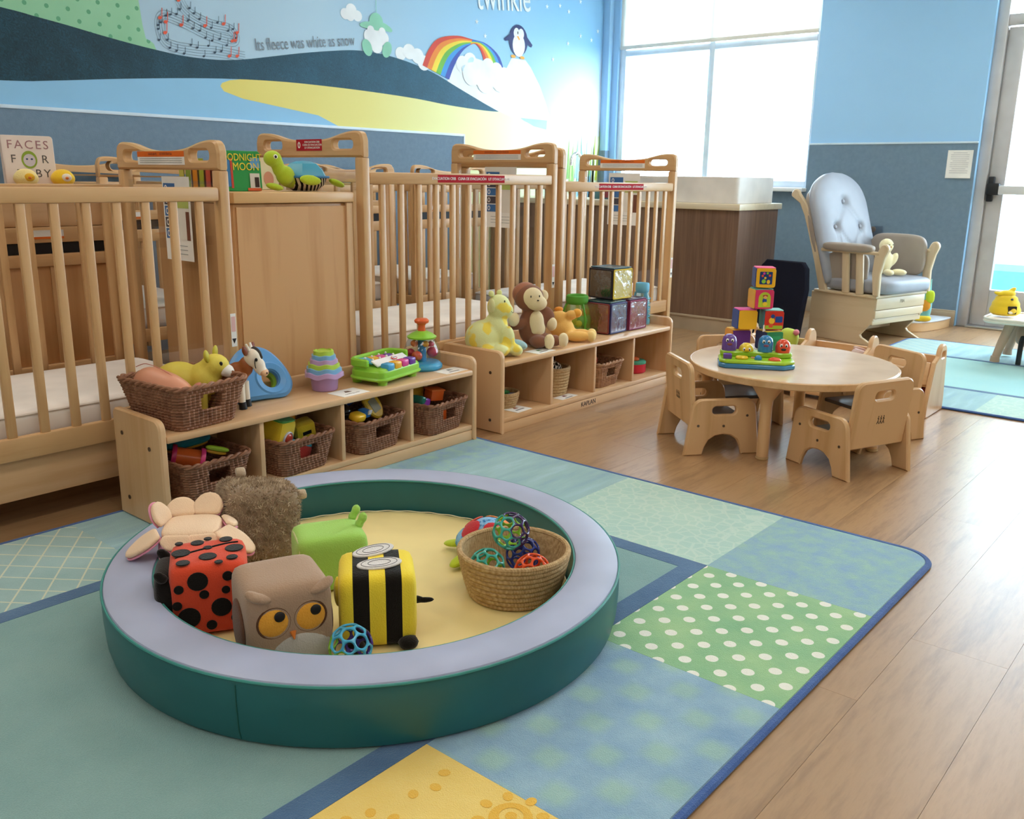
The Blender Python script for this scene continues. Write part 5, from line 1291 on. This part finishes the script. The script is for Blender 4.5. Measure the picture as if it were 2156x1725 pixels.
plush('body', G().ell((0, 0, .06), (.045, .04, .06)).ell((0, -.005, .12), (.035, .033, .035)).ell((.0, -.06, .028), (.024, .06, .025)).ell((.055, -.055, .026), (.024, .06, .024), rot(0, 0, .35)), LB, t, .006, 5)
obj('eye', G().ell((0, -.038, .13), (.003, .003, .004)), BLACK, t)
OR = fabric('#f4c06a')
t = thing('orange_plush', 'orange and yellow plush animal slumped between the monkey and the green jar', 'plush toy', (3.245, 2.43, ST2), radians(-25))
plush('body', G().ell((0, 0, .05), (.055, .06, .05)).ell((-.02, .0, .1), (.038, .035, .036)).ell((.03, -.03, .115), (.03, .022, .022)).ell((.07, -.04, .026), (.06, .026, .025), rot(0, 0, -.2)).ell((.035, -.085, .026), (.06, .026, .024), rot(0, 0, -.35)), OR, t, .006, 5)
obj('muzzle', G().ell((.055, -.035, .122), (.022, .02, .02)), fabric('#f3b04a'), t); obj('ear', G().ell((-.02, .0, .138), (.022, .012, .012)), fabric('#ee9a3a'), t)
for (x, y) in ((.125, -.05), (.09, -.105)): obj('paw', G().ell((x, y, .026), (.022, .024, .025)), fabric('#f6d489'), t)
def bead_jar(label, x, y, col, lid, r_, h, z=ST2):
    t = thing('bead_jar', label, 'toy jar', (x, y, z), 0, 'see-through toy jars')
    obj('body', G().lathe([(0, .002), (r_ * .92, .002), (r_, .02), (r_ * 1.02, h * .4), (r_ * .85, h * .68), (r_ * .66, h * .78)], n=36), tinted(col, .35), t)
    obj('base', G().lathe([(0, 0), (r_, 0), (r_ * 1.05, .01), (r_, .022), (0, .022)], n=36), plastic(lid), t)
    obj('lid', G().lathe([(r_ * .66, h * .76), (r_ * .74, h * .78), (r_ * .8, h * .85), (r_ * .78, h * .97), (r_ * .7, h), (r_ * .55, h * .98), (r_ * .5, h * .9), (0, h * .9)], n=36), plain(lid, .6), t)
    for k in range(3):
        a = 2 * pi * k / 3 - 1.9; obj('strap', G().tube(cr([(r_ * 1.03 * cos(a), r_ * 1.03 * sin(a), .01), (r_ * 1.06 * cos(a), r_ * 1.06 * sin(a), h * .4), (r_ * .72 * cos(a), r_ * .72 * sin(a), h * .78)], 6), .006, 6), plastic(lid), t)
    return t
t = bead_jar('lime green see-through toy jar behind the orange plush', 3.45, 2.50, '#a9d24a', '#5aa63a', .066, .178)
for (x, y, z_, r_, c) in ((.02, -.02, .055, .026, '#3fa05a'), (-.012, -.022, .045, .016, '#f0c83c'), (.02, -.02, .095, .018, '#e2562e'), (-.02, .01, .08, .016, '#4a4a8a'), (.012, .02, .05, .02, '#f2d23c')): obj('toy_ball', G().ell((x, y, z_), (r_, r_, r_)), plastic(c), t)
t = bead_jar('light blue see-through toy jar at the right end of the far shelf', 3.905, 2.43, '#5fc3d6', '#6fb7d6', .044, .205)
for k in range(5): obj('ripple', G().tube([(.043 * cos(a), .043 * sin(a), .04 + .022 * k) for a in [2 * pi * i / 30 for i in range(30)]], .0025, 5, True), tinted('#3fb0c4', .6), t)
def photo_cube(label, x, y, z, rz, front, left, top, trim_, s=.148):
    t = thing('pocket_cube', label, 'cube', (x, y, z), radians(rz), 'clear pocket cubes on the far shelf')
    obj('foam', G().rbox((0, 0, s / 2), (s, s, s), 14, n=7), plain(trim_, .6), t)
    for nm, M_, c in (('front_pocket', T(0, -s / 2, s / 2) @ FRONT, front), ('side_pocket', T(-s / 2, 0, s / 2) @ FACEX, left), ('top_pocket', T(0, 0, s), top), ('back_pocket', T(0, s / 2, s / 2) @ Matrix.Rotation(-pi / 2, 4, 'X'), left), ('right_pocket', T(s / 2, 0, s / 2) @ Matrix.Rotation(pi / 2, 4, 'Y'), front)):
        f = obj(nm, G().plate(rrect(-s * .44, -s * .44, s * .44, s * .44, .006), (), .003, .001), plain(c, .3), t); f.matrix_local = M_
        v = obj('clear_cover', G().plate(rrect(-s * .43, -s * .43, s * .43, s * .43, .006), (), .0015, .0005), vinylclear, f, (0, 0, .0028))
        for q in range(4):
            a = q * pi / 2; e = obj('piping', G().tube([(-s * .45, 0, 0), (s * .45, 0, 0)], .0028, 6), plain(c, .5), f); e.matrix_local = Matrix.Rotation(a, 4, 'Z') @ T(0, -s * .455, .001)
    return t
def vc():
    m_ = NT('clear_vinyl'); tr = m_.new('BsdfTransparent'); gg = m_.new('BsdfGlossy'); gg.inputs['Roughness'].default_value = .12; mx = m_.new('MixShader'); mx.inputs[0].default_value = .16
    n = m_.noise(m_.mp((1, 1, 1)), 22, 3); bp = m_.new('Bump', Strength=.6, Distance=.01); m_.l(n, bp.inputs['Height']); m_.l(bp.outputs[0], gg.inputs['Normal'])
    m_.l(tr.outputs[0], mx.inputs[1]); m_.l(gg.outputs[0], mx.inputs[2]); m_.l(mx.outputs[0], m_.n['Material Output'].inputs[0]); return m_.m
vinylclear = vc()
photo_cube('clear pocket cube with blue front, lower left of the stack', 3.562, 2.415, ST2, 2, '#4a4a78', '#8a3a34', '#3a5a5a', '#3c3a6a')
photo_cube('clear pocket cube with magenta front, lower right of the stack', 3.728, 2.41, ST2, -3, '#93375a', '#7a2a44', '#5a3a5a', '#8e2f50')
photo_cube('clear pocket cube with dark and yellow faces on top of the stack', 3.655, 2.455, ST2 + .149, -5, '#e0c22e', '#2e2b33', '#4f6f7a', '#3a3844')
card('white label card by the feet of the monkey plush', 2.955, 2.325, ST2, 2, .12, .075, '#4a7a3a', '')
card('white label card at the bottom left of the far shelf', 2.83, 2.345, SB, 3, .1, .09, '#a05a3a', '')
card('white label card in front of the taller rope basket', 3.145, 2.325, SB, 3, .12, .05, '#7a3a3a', '')
rope_basket('small coiled rope basket in the left compartment of the far shelf', 2.825, 2.42, SB, .052, .07, .062, 6)
toy('bean_bag', 'green bean bag in the small rope basket', G().rbox((0, 0, 0), (.09, .06, .022), 3, n=5), fabric('#2f8a3f'), (2.825, 2.425, .122), (.1, .15, .3), 'bean bag', [('trim', G().tube([(.047 * cos(a), .03 * sin(a), 0) for a in [2 * pi * i / 30 for i in range(30)]], .003, 5, True), fabric('#1f6a2f'))], 'toys in the far shelf')
toy('bean_bag', 'blue bean bag in the small rope basket', G().rbox((0, 0, 0), (.08, .07, .022), 3, n=5), fabric('#2f5a9a'), (2.84, 2.40, .105), (-.1, -.1, -.4), 'bean bag', [('trim', G().tube([(.042 * cos(a), .035 * sin(a), 0) for a in [2 * pi * i / 30 for i in range(30)]], .003, 5, True), fabric('#1f3f7a'))], 'toys in the far shelf')
rope_basket('taller coiled rope basket with chequered cloth in the far shelf', 3.155, 2.42, SB, .066, .084, .12, 9)
def chk():
    m_ = NT('black_white_check'); c = m_.new('TexChecker', Scale=70); m_.l(m_.tc.outputs['Object'], c.inputs[0]); c.inputs[1].default_value = lin('#15120f'); c.inputs[2].default_value = lin('#e6e0d4'); m_.col(c.outputs[0]); return m_.set(.9, .1)
toy('check_cloth', 'black and white chequered soft toy in the taller rope basket', G().rbox((0, 0, 0), (.1, .1, .07), 3, n=6), chk(), (3.155, 2.425, .178), (.2, .3, .4), 'soft toy', [('corner', G().rbox((.02, .02, .04), (.05, .05, .04), 3, n=5), fabric('#1a1614'))], 'toys in the far shelf')
basket('light brown wicker basket in the third compartment of the far shelf', 3.455, 2.41, SB, 3, (.165, .19, .215, .23, .115), WICK2)
toy('sponge_ball', 'orange soft ball in the light wicker basket of the far shelf', G().ell((0, 0, 0), (.055, .05, .04)), plain('#c8502c', .6), (3.43, 2.42, .175), (0, .1, .2), 'ball', [('seam', G().tube([(.0555 * cos(a), .0505 * sin(a), 0) for a in [2 * pi * i / 30 for i in range(30)]], .002, 5, True), plain('#a83e20', .6))], 'toys in the far shelf')
toy('toy_car', 'small yellow and red toy seen through the light wicker handle', G().rbox((0, 0, 0), (.06, .04, .05), 5, n=5), plastic('#d8b02c'), (3.46, 2.36, .105), (0, .2, .1), 'toy', [('roof', G().rbox((0, 0, .028), (.04, .036, .02), 4, n=4), plastic('#a83a2a'))], 'toys in the far shelf')
t = thing('toy_drum', 'red and green round drum in the right compartment of the far shelf', 'drum', (3.815, 2.40, SB))
obj('shell', G().lathe([(0, 0), (.052, 0), (.058, .006), (.058, .045), (0, .045)], n=40), plain('#c8283a', .6), t); obj('top', G().lathe([(0, .046), (.058, .046), (.058, .056), (.05, .062), (0, .062)], n=40), plain('#4fa58a', .6), t)
obj('knob', G().ell((-.012, -.01, .068), (.022, .022, .012)), plain('#e0703a', .5), t); obj('strap', G().tube(cr([(-.02, .01, .075), (0, .02, .09), (.02, .02, .07)], 6), .004, 6), plain('#b02a2a', .6), t)

# ------------------------------------------------------------------ on the cabinets
CT = .9382
def book(label, w_, h, th, loc, rz, cover, lean=0.0, parts=()):
    t = thing('board_book', label, 'book', loc, 0, None, (radians(lean), 0, radians(rz)))
    obj('pages', G().box((0, 0, h / 2), (w_ - .004, th - .006, h - .006)), PAPER, t)
    c = obj('cover', G().plate(rrect(-w_ / 2, 0, w_ / 2, h, (.012, .004, .004, .012)), (), .003, .0008, T(0, -th / 2 + .0015, 0) @ FRONT), plain(cover, .3), t)
    obj('back_cover', G().plate(rrect(-w_ / 2, 0, w_ / 2, h, (.012, .004, .004, .012)), (), .003, .0008, T(0, th / 2 - .0015, 0) @ FRONT), plain(cover, .3), t)
    obj('spine', G().box((-w_ / 2 + .0015, 0, h / 2), (.003, th, h)), plain(cover, .3), t)
    return t, c
t, c = book('green picture book with yellow title standing on the plain wood cabinet', .15, .135, .02, (1.868, 2.80, CT), -8, '#2f9a4c', -4)
YT = plain('#f2d63a', .4)
text('lettering', 'GOODNIGHT', .034, YT, c, T(-.005, -.0125, .112) @ FRONT @ Matrix.Shear('XZ', 4, (0, 0)), .0003, width=.8)
text('lettering', 'MOON', .036, YT, c, T(.018, -.0125, .081) @ FRONT, .0003, width=.85)
for nm, x, z_, a, b_, col in (('window_frame', .052, .095, .036, .034, '#5fa0d0'), ('red_stripe', -.035, .06, .008, .1, '#c84a34'), ('blue_stripe', -.05, .06, .02, .09, '#3f7fb4'), ('pale_block', .048, .035, .036, .05, '#d9d2c4'), ('dark_arch', .055, .03, .016, .034, '#3a2418'), ('orange_rug', .045, .006, .05, .01, '#e0602c')): obj(nm, G().box((x, -.012 - (.0006 if nm == 'dark_arch' else 0), z_), (a, .0012, b_)), plain(col, .4), c)
AQ = plain('#49a5c4', .35)
t = thing('turtle_plush', 'lime green turtle plush with teal quilted shell on the plain wood cabinet', 'plush toy', (2.115, 2.80, CT), radians(-6))
LG = fabric('#bcd63c')
plush('body', G().ell((-.075, -.03, .055), (.035, .03, .035)).ell((-.105, -.035, .085), (.022, .022, .035)).ell((-.125, -.035, .112), (.033, .03, .028)).ell((-.03, 0, .04), (.05, .045, .03)), LG, t, .005, 5)
plush('flipper', G().ell((-.13, -.05, .016), (.035, .018, .012), rot(0, .2, 0)), LG, t, .004, 2); plush('flipper', G().ell((.0, -.075, .04), (.045, .014, .018), rot(0, .1, 0)), LG, t, .004, 2); plush('flipper', G().ell((.14, -.03, .03), (.035, .02, .012), rot(0, .35, 0)), LG, t, .004, 2)
def strp():
    m_ = NT('black_cream_stripes'); o = m_.xyz(); f = m_.math('FRACT', m_.math('ADD', m_.math('DIVIDE', m_.math('ADD', o[0], m_.math('MULTIPLY', o[2], .5)), .016), 20)); m_.col(m_.mix(m_.math('GREATER_THAN', f, .5), '#1d1a1a', '#d9cdb4')); return m_.set(.9, .1)
obj('belly', G().lathe([(0, .001), (.045, .002), (.075, .022), (.088, .048), (.085, .055), (0, .055)], n=36, sx=1.0, sy=.8), strp(), t, (.02, 0, 0))
sh = obj('shell', G().lathe([(.09, .048), (.092, .054), (.08, .075), (.055, .098), (.03, .106), (0, .108)], n=6, sx=1.02, sy=.82), AQ, t, (.02, 0, 0), smooth=20)
obj('shell_trim', G().tube([(.0925 * cos(a) * 1.0 + .02, .0925 * .82 * sin(a), .051) for a in [2 * pi * i / 40 for i in range(40)]], .005, 6, True), fabric('#3f7fb4'), t)
for s in (-1, 1): e = obj('eye', G().ell((-.128, -.035 + s * .026, .118), (.008, .005, .008)), EYEW, t); obj('pupil', G().ell((-.129, -.035 + s * .03, .118), (.0045, .003, .005)), BLACK, e)
t, c = book('cream open picture book at the back of the plain wood cabinet', .16, .12, .016, (2.12, 3.06, CT), -12, '#efe4b8', -8)
obj('print_face', G().plate(ellipse(.04, .04, .02, .028, 18), (), .001, 0, T(0, -.0095, 0) @ FRONT), plain('#d99a78', .6), c)
for k, (cc, h) in enumerate((('#c9c05a', .1), ('#8fa843', .105), ('#e0912f', .1), ('#a9b43e', .11), ('#cc5a4a', .1), ('#b86a50', .105))):
    t, c = book(f'thin {("olive", "green", "orange", "lime", "red", "rust")[k]} book standing on edge behind the far left crib end', .1, h, .016, (1.80 + .024 * k, 3.06, CT), 58 + 2 * k, cc)
t, c = book('white book titled FACES FOR BABY at the far left above the crib rail', .17, .178, .03, (1.475, 3.53, .9402), -10, '#e8d8cc', -4)
INKB = plain('#5a5550', .5)
text('lettering', 'FACES', .042, plain('#a5787a', .5), c, T(.0, -.0155, .145) @ FRONT, .0003, space=1.25); text('lettering', 'F', .04, INKB, c, T(-.052, -.0155, .095) @ FRONT, .0003); text('lettering', 'R', .04, INKB, c, T(.052, -.0155, .095) @ FRONT, .0003); text('lettering', 'BABY', .04, INKB, c, T(.01, -.0155, .045) @ FRONT, .0003, space=1.3)
fb = obj('printed_face', G().plate(ellipse(0, .094, .026, .031, 24), (), .001, 0, T(0, -.0155, 0) @ FRONT), plain('#8fa832', .5), c); obj('printed_cheeks', G().plate(ellipse(0, .092, .02, .022, 20), (), .001, 0, T(0, -.0162, 0) @ FRONT), plain('#cfc4c8', .5), fb)
for x in (-.008, .008): obj('printed_eye', G().plate(ellipse(x, .096, .004, .003, 10), (), .001, 0, T(0, -.017, 0) @ FRONT), plain('#3a4a6a', .5), fb)
for k, (x, c1, c2) in enumerate(((1.435, '#ecd792', '#eab632'), (1.565, '#f0c534', '#efe2d0'))):
    t = thing('chick_plush', ('pale yellow round plush with orange beak in front of the white book', 'bright yellow round plush beside the white book')[k], 'plush toy', (x, 3.475, .9402), radians(-30))
    plush('body', G().ell((0, 0, .03), (.042, .035, .03)).ell((0, 0, .042), (.034, .03, .022)), fabric(c1), t, .005, 3); obj('face_patch', G().ell((.016, -.03, .034), (.017, .008, .014)), fabric(c2), t); obj('beak', G().ell((.018, -.037, .032), (.006, .005, .005)), fabric('#d9762c'), t)

# ------------------------------------------------------------------ on the low table
TZ = .3152
t = thing('pop_up_toy', 'lime pop-up toy with four smiling round animals on the low table', 'toy', (3.195, 1.47, TZ), radians(-60))
bo = [(-.14, -.045), (-.115, -.07), (.1, -.07), (.14, -.035), (.14, .05), (.12, .07), (-.12, .07), (-.14, .05)]
obj('blue_base', G().plate(bo, (), .018, .004, T(0, 0, .009)), plastic('#3f86b8'), t); obj('lime_top', G().plate([(x * .985, y * .98) for x, y in bo], (), .014, .004, T(0, 0, .025)), plastic('#a3cf35'), t)
obj('back_step', G().plate([tuple(p) for p in cr([(-.13, .062), (-.13, .02), (-.085, .0), (-.045, .012), (0, .008), (.04, .012), (.085, .0), (.132, .02), (.13, .062)], 4)], (), .02, .004, T(0, 0, .042)), plastic('#9cc932'), t)
for k, (x, h, c, nm) in enumerate(((-.1, .062, '#6a4a9c', 'purple'), (-.035, .03, '#edcf3a', 'yellow'), (.035, .062, '#2f7fb8', 'blue'), (.1, .05, '#e2502e', 'red'))):
    hd = obj('animal_head', G().lathe([(0, h + .0), (.013, h - .002), (.024, h - .012), (.0285, h - .03 if h > .04 else .006), (.0275, 0)], n=28), plastic(c, .18), t, (x, .038, .052)); hd['label'] = f'{nm} round animal head'
    for s in (-1, 1):
        e = obj('eye', G().ell((s * .009, -.0235, h - .022), (.006, .004, .007), u=12, v=8), EYEW, hd); obj('pupil', G().ell((s * .009, -.0268, h - .023), (.003, .002, .004), u=10, v=6), BLACK, hd)
    obj('snout', G().ell((0, -.026, h - .036 if h > .04 else .006), (.01, .004, .006)), plastic(('#8a3a3a', '#e8b52c', '#7a4a6a', '#2a2422')[k]), hd)
for (nm, g, c, x) in (('purple_switch', G().box((0, 0, .01), (.032, .026, .02), .004), '#6a4a9c', -.108), ('yellow_dial', G().plate(ellipse(0, 0, .024, .017, 24), (), .012, .004, T(0, 0, .006)), '#efc52f', -.055), ('blue_knob', G().ell((0, 0, .004), (.014, .014, .014)), '#2f86c0', .005), ('red_button', G().ell((0, 0, .002), (.024, .018, .011)), '#ea5a30', .065)): obj(nm, g, plastic(c, .2), t, (x, -.035, .031))
obj('slot', G().box((.0, -.008, .034), (.04, .012, .005), .002), plastic('#e8a07a'), t)
def soft_block(label, x, y, z, rz, front, left, top, deco, s=.0845):
    t = thing('soft_block', label, 'toy block', (x, y, z), radians(rz), 'soft fabric blocks stacked on the low table')
    obj('core', G().rbox((0, 0, s / 2), (s * .97,) * 3, 9, n=6), fabric(front), t)
    for nm, M_, c in (('front_face', T(0, -s * .47, s / 2) @ FRONT, front), ('left_face', T(-s * .47, 0, s / 2) @ FACEX, left), ('top_face', T(0, 0, s * .97), top)):
        f = obj(nm, G().plate(rrect(-s * .46, -s * .46, s * .46, s * .46, .01), (), .004, .0015), fabric(c), t); f.matrix_local = M_
        if nm == 'front_face':
            for dn_, pts, c2, lay in deco: obj(dn_, G().plate([(px * s, py * s) for px, py in pts], (), .0012, 0), fabric(c2), f, (0, 0, .0022 + .0008 * lay))
    return t
sq = lambda a: rrect(-a, -a, a, a, .04)
fig = [('printed_hat', ellipse(.02, .17, .13, .05, 16), '#a8402c', 1), ('printed_head', ellipse(.02, .1, .08, .08, 16), '#e8b070', 2), ('printed_coat', ellipse(0, -.06, .11, .12, 16), '#2f4f9a', 1), ('printed_skirt', ellipse(.02, -.22, .12, .1, 16), '#e8c83c', 2)]
soft_block('bottom left soft block with orange and yellow house print on the low table', 3.50, 1.70, TZ, -40, '#6a3a8c', '#f0a02c', '#f2b93a', [('printed_window', sq(.2), '#6a3a8c', 0)])
soft_block('bottom right soft block, dark blue with yellow top', 3.555, 1.585, TZ, -30, '#2f8a5a', '#26305e', '#f0cf3c', [('printed_band', rrect(-.3, .1, .3, .25, .02), '#35a06a', 0)])
soft_block('middle left soft block, yellow front with red side and pink top', 3.495, 1.672, TZ + .0865, -45, '#eab52e', '#24489c', '#e0489c', [])
soft_block('middle right soft block with red picture face and teal top', 3.562, 1.585, TZ + .0865, -50, '#cf3a2c', '#2a7f96', '#7fcabd', [('printed_grass', rrect(-.42, -.42, .42, -.25, .01), '#9cc03a', 0), ('printed_door', rrect(.05, -.1, .4, .2, .05), '#2a4f9c', 0), ('printed_body', ellipse(-.12, -.02, .14, .16, 16), '#f0c53c', 1), ('printed_head', ellipse(-.08, .2, .1, .1, 16), '#2f4a8c', 2), ('printed_leg', rrect(-.25, -.35, -.05, -.15, .03), '#d85a3a', 1)])
soft_block('third soft block up with pink face and green arch print', 3.525, 1.622, TZ + .173, -44, '#d83c6a', '#f0b93c', '#58b5a4', [('printed_arch', [(-.3, -.38), (.3, -.38), (.3, .05)] + arc(0, .05, .3, 0, 180, 12), '#b5c93a', 0)] + fig)
soft_block('topmost soft block with yellow frame and blue picture', 3.53, 1.618, TZ + .2595, -54, '#f0b82e', '#26458c', '#ee4f86', [('printed_panel', sq(.3), '#24407e', 0)] + [('printed_dot', ellipse(.17 * cos(a), .12 + .12 * sin(a), .055, .055, 12), c, 1) for a, c in ((0, '#e85a3a'), (1.2, '#8cc63a'), (2.2, '#e0489c'), (3.3, '#e85a3a'), (4.5, '#f0c53c'))] + [('printed_figure', ellipse(-.1, -.16, .1, .1, 14), '#8cc63a', 1), ('printed_figure', ellipse(.12, -.18, .08, .1, 14), '#f0c53c', 1)])
for k, (dx, dz) in enumerate(((0, 0),)): o = obj('fabric_tag', G().plate([(0, 0), (.014, .002), (.016, .03), (.002, .028)], (), .001, 0, FRONT), PAPER, bpy.data.objects['soft_block.003'], (-.045, -.045, -.005), (0, 0, .5))

# ------------------------------------------------------------------ in the bin unit
toy('carrot_plush', 'green and orange plush in the lower shelf of the bin unit', G().rbox((0, 0, 0), (.1, .12, .1), 3, n=6), fabric('#2f7f5c'), (4.175, 1.235, .088), (0, 0, .2), 'plush toy', [('orange_patch', G().ell((-.035, -.02, .035), (.022, .032, .014), rot(0, -.7, 0)), fabric('#ee7f3a')), ('tag', G().box((-.055, -.04, -.01), (.002, .04, .05), 0, rot(0, -.1, .2)), PAPER)], 'toys in the bin unit')
toy('red_plush', 'dark red plush beside the green one in the bin unit', G().rbox((0, 0, 0), (.1, .06, .08), 3, n=5), fabric('#a02f2c'), (4.215, 1.135, .08), (0, 0, -.1), 'plush toy', [('seam', G().tube([(0, .031 * cos(a), .041 * sin(a)) for a in [2 * pi * i / 30 for i in range(30)]], .002, 5, True), fabric('#7a1f1c'))], 'toys in the bin unit')
toy('pale_rattle', 'pale pink soft rattle in the middle bin', G().rbox((0, 0, 0), (.05, .07, .03), 3, n=5), fabric('#ecd6d2'), (4.235, 1.44, .225), (.3, .3, .5), 'rattle', [('ring', G().tube([(.03 * cos(a), .03 * sin(a), .02) for a in [2 * pi * i / 24 for i in range(24)]], .005, 6, True), plastic('#e6c8c4')), ('stem', G().cyl((0, 0, -.09), (0, 0, 0), .01), plastic('#e6c8c4'))], 'toys in the bin unit')
toy('lime_rattle', 'lime and pink soft toy in the bin nearest the navy mat', G().rbox((0, 0, 0), (.08, .1, .16), 3, n=5), fabric('#c3d65a'), (4.245, 1.80, .222), (.2, .1, .3), 'soft toy', [('spot', G().ell((-.03, -.03, .07), (.02, .015, .015)), fabric('#e08a9a'))], 'toys in the bin unit')
toy('yellow_rattle', 'yellow soft toy low in the middle bin', G().rbox((0, 0, 0), (.08, .12, .06), 3, n=5), fabric('#e0c860'), (4.2, 1.52, .172), (0, 0, .3), 'soft toy', [('spot', G().ell((-.01, 0, .03), (.02, .02, .008)), fabric('#d8803a'))], 'toys in the bin unit')

# ------------------------------------------------------------------ rocking chair toy, step toy
t = thing('chick_plush', 'pale yellow plush animal sitting on the rocking chair seat', 'plush toy', (6.10, 1.985, .418), radians(-30)); t.scale = (1.1,) * 3
CH = fabric('#f3e6bb')
plush('body', G().ell((0, 0, .075), (.055, .045, .075)).ell((0, -.01, .17), (.042, .04, .042)).ell((.055, -.02, .09), (.022, .022, .045), rot(0, .5, 0)).ell((-.05, -.02, .09), (.022, .022, .045), rot(0, -.5, 0)).ell((.04, -.09, .022), (.026, .05, .02), rot(0, 0, .4)).ell((-.035, -.09, .022), (.026, .05, .02), rot(0, 0, -.3)), CH, t, .007, 5)
for x in (-.012, .014): obj('eye', G().ell((x, -.049, .178), (.003, .003, .003)), BLACK, t)
obj('nose', G().ell((.001, -.05, .165), (.005, .004, .004)), fabric('#d9a05a'), t)
t = thing('clown_plush', 'bright patchwork activity plush standing on the half round step', 'plush toy', (6.63, 1.855, .0722), radians(-60))
soften(obj('body', G().rbox((0, 0, .11), (.11, .07, .22), 3, n=6), fabric('#7fc4c8'), t)); obj('lime_panel', G().rbox((.03, -.02, .17), (.06, .06, .09), 3, n=5), fabric('#c5dc3c'), t); obj('orange_patch', G().ell((.0, -.035, .11), (.04, .015, .04)), fabric('#e8a23a'), t); obj('red_ball', G().ell((-.035, -.005, .24), (.026, .024, .024)), fabric('#d8392e'), t); obj('yellow_foot', G().rbox((.0, -.02, .02), (.11, .06, .04), 3, n=5), fabric('#eacb3c'), t); obj('ear', G().cyl((.02, 0, .21), (.035, 0, .29), .022, .002, 14), fabric('#8fd0cc'), t)

# ------------------------------------------------------------------ low feeding chair with tray
t = thing('feeding_chair', 'tan low feeding chair with cream tray at the right edge', 'feeding chair', (5.8, .95, 0.0106), 0)
TAN = plain('#b99c86', .45); 
obj('tray', G().plate(rrect(-.2, -.3, .2, .3, .08, 8), (), .022, .007, T(-.02, 0, .245)), plain('#ece2d2', .35), t)
obj('tray_lip', G().tube([(x - .02, y, .258) for x, y in rrect(-.195, -.295, .195, .295, .08, 8)], .007, 8, True), plain('#ece2d2', .35), t)
obj('seat_shell', G().rbox((.05, -.02, .16), (.3, .34, .14), 4, n=6), TAN, t)
for sx, sy in ((-1, 1), (1, 1), (-1, -1), (1, -1)):
    l_ = obj('leg', G().tube([(sx * .12, sy * .16, .235), (sx * .14, sy * .19, .12), (sx * .15, sy * .21, .03)], [.026, .024, .021], 12), TAN, t); obj('foot', G().cyl((sx * .15, sy * .21, .012), (sx * .15, sy * .21, .045), .026, .024, 14), TAN, l_)
obj('strap', G().tube([(-.12, .09, .16), (-.15, .09, .14), (-.155, .09, .01)], .014, 8), BLACK, t)
t = thing('beehive_plush', 'yellow beehive plush with a bee in its doorway on the feeding chair tray', 'plush toy', (5.77, 1.17, .2768), radians(-50))
HY = fabric('#f2cd35')
obj('hive', G().lathe([(0, 0), (.062, 0), (.078, .012), (.082, .03), (.074, .048), (.072, .052), (.072, .066), (.064, .08), (.06, .084), (.056, .1), (.04, .112), (0, .115)], n=40), HY, t)
plush('top_fold', G().ell((0, 0, .12), (.045, .038, .02)).ell((-.03, 0, .115), (.05, .018, .012), rot(0, .25, 0)).ell((.025, 0, .14), (.025, .018, .012), rot(0, -.6, 0)), HY, t, .005, 3)
d_ = obj('doorway', G().plate(rrect(-.024, -.022, .024, .022, .004), (), .01, .001, FRONT), plain('#2a2016', .8), t, (0, -.074, .035)); obj('bee_face', G().ell((.006, -.006, -.004), (.016, .006, .014)), fabric('#f2cf4a'), d_); obj('bee_body', G().ell((-.008, -.006, -.012), (.015, .005, .008)), fabric('#efe6d2'), d_)
obj('badge', G().ell((0, -.058, .094), (.008, .004, .006)), plain('#4a4a4a', .5), t)
finish_texts()
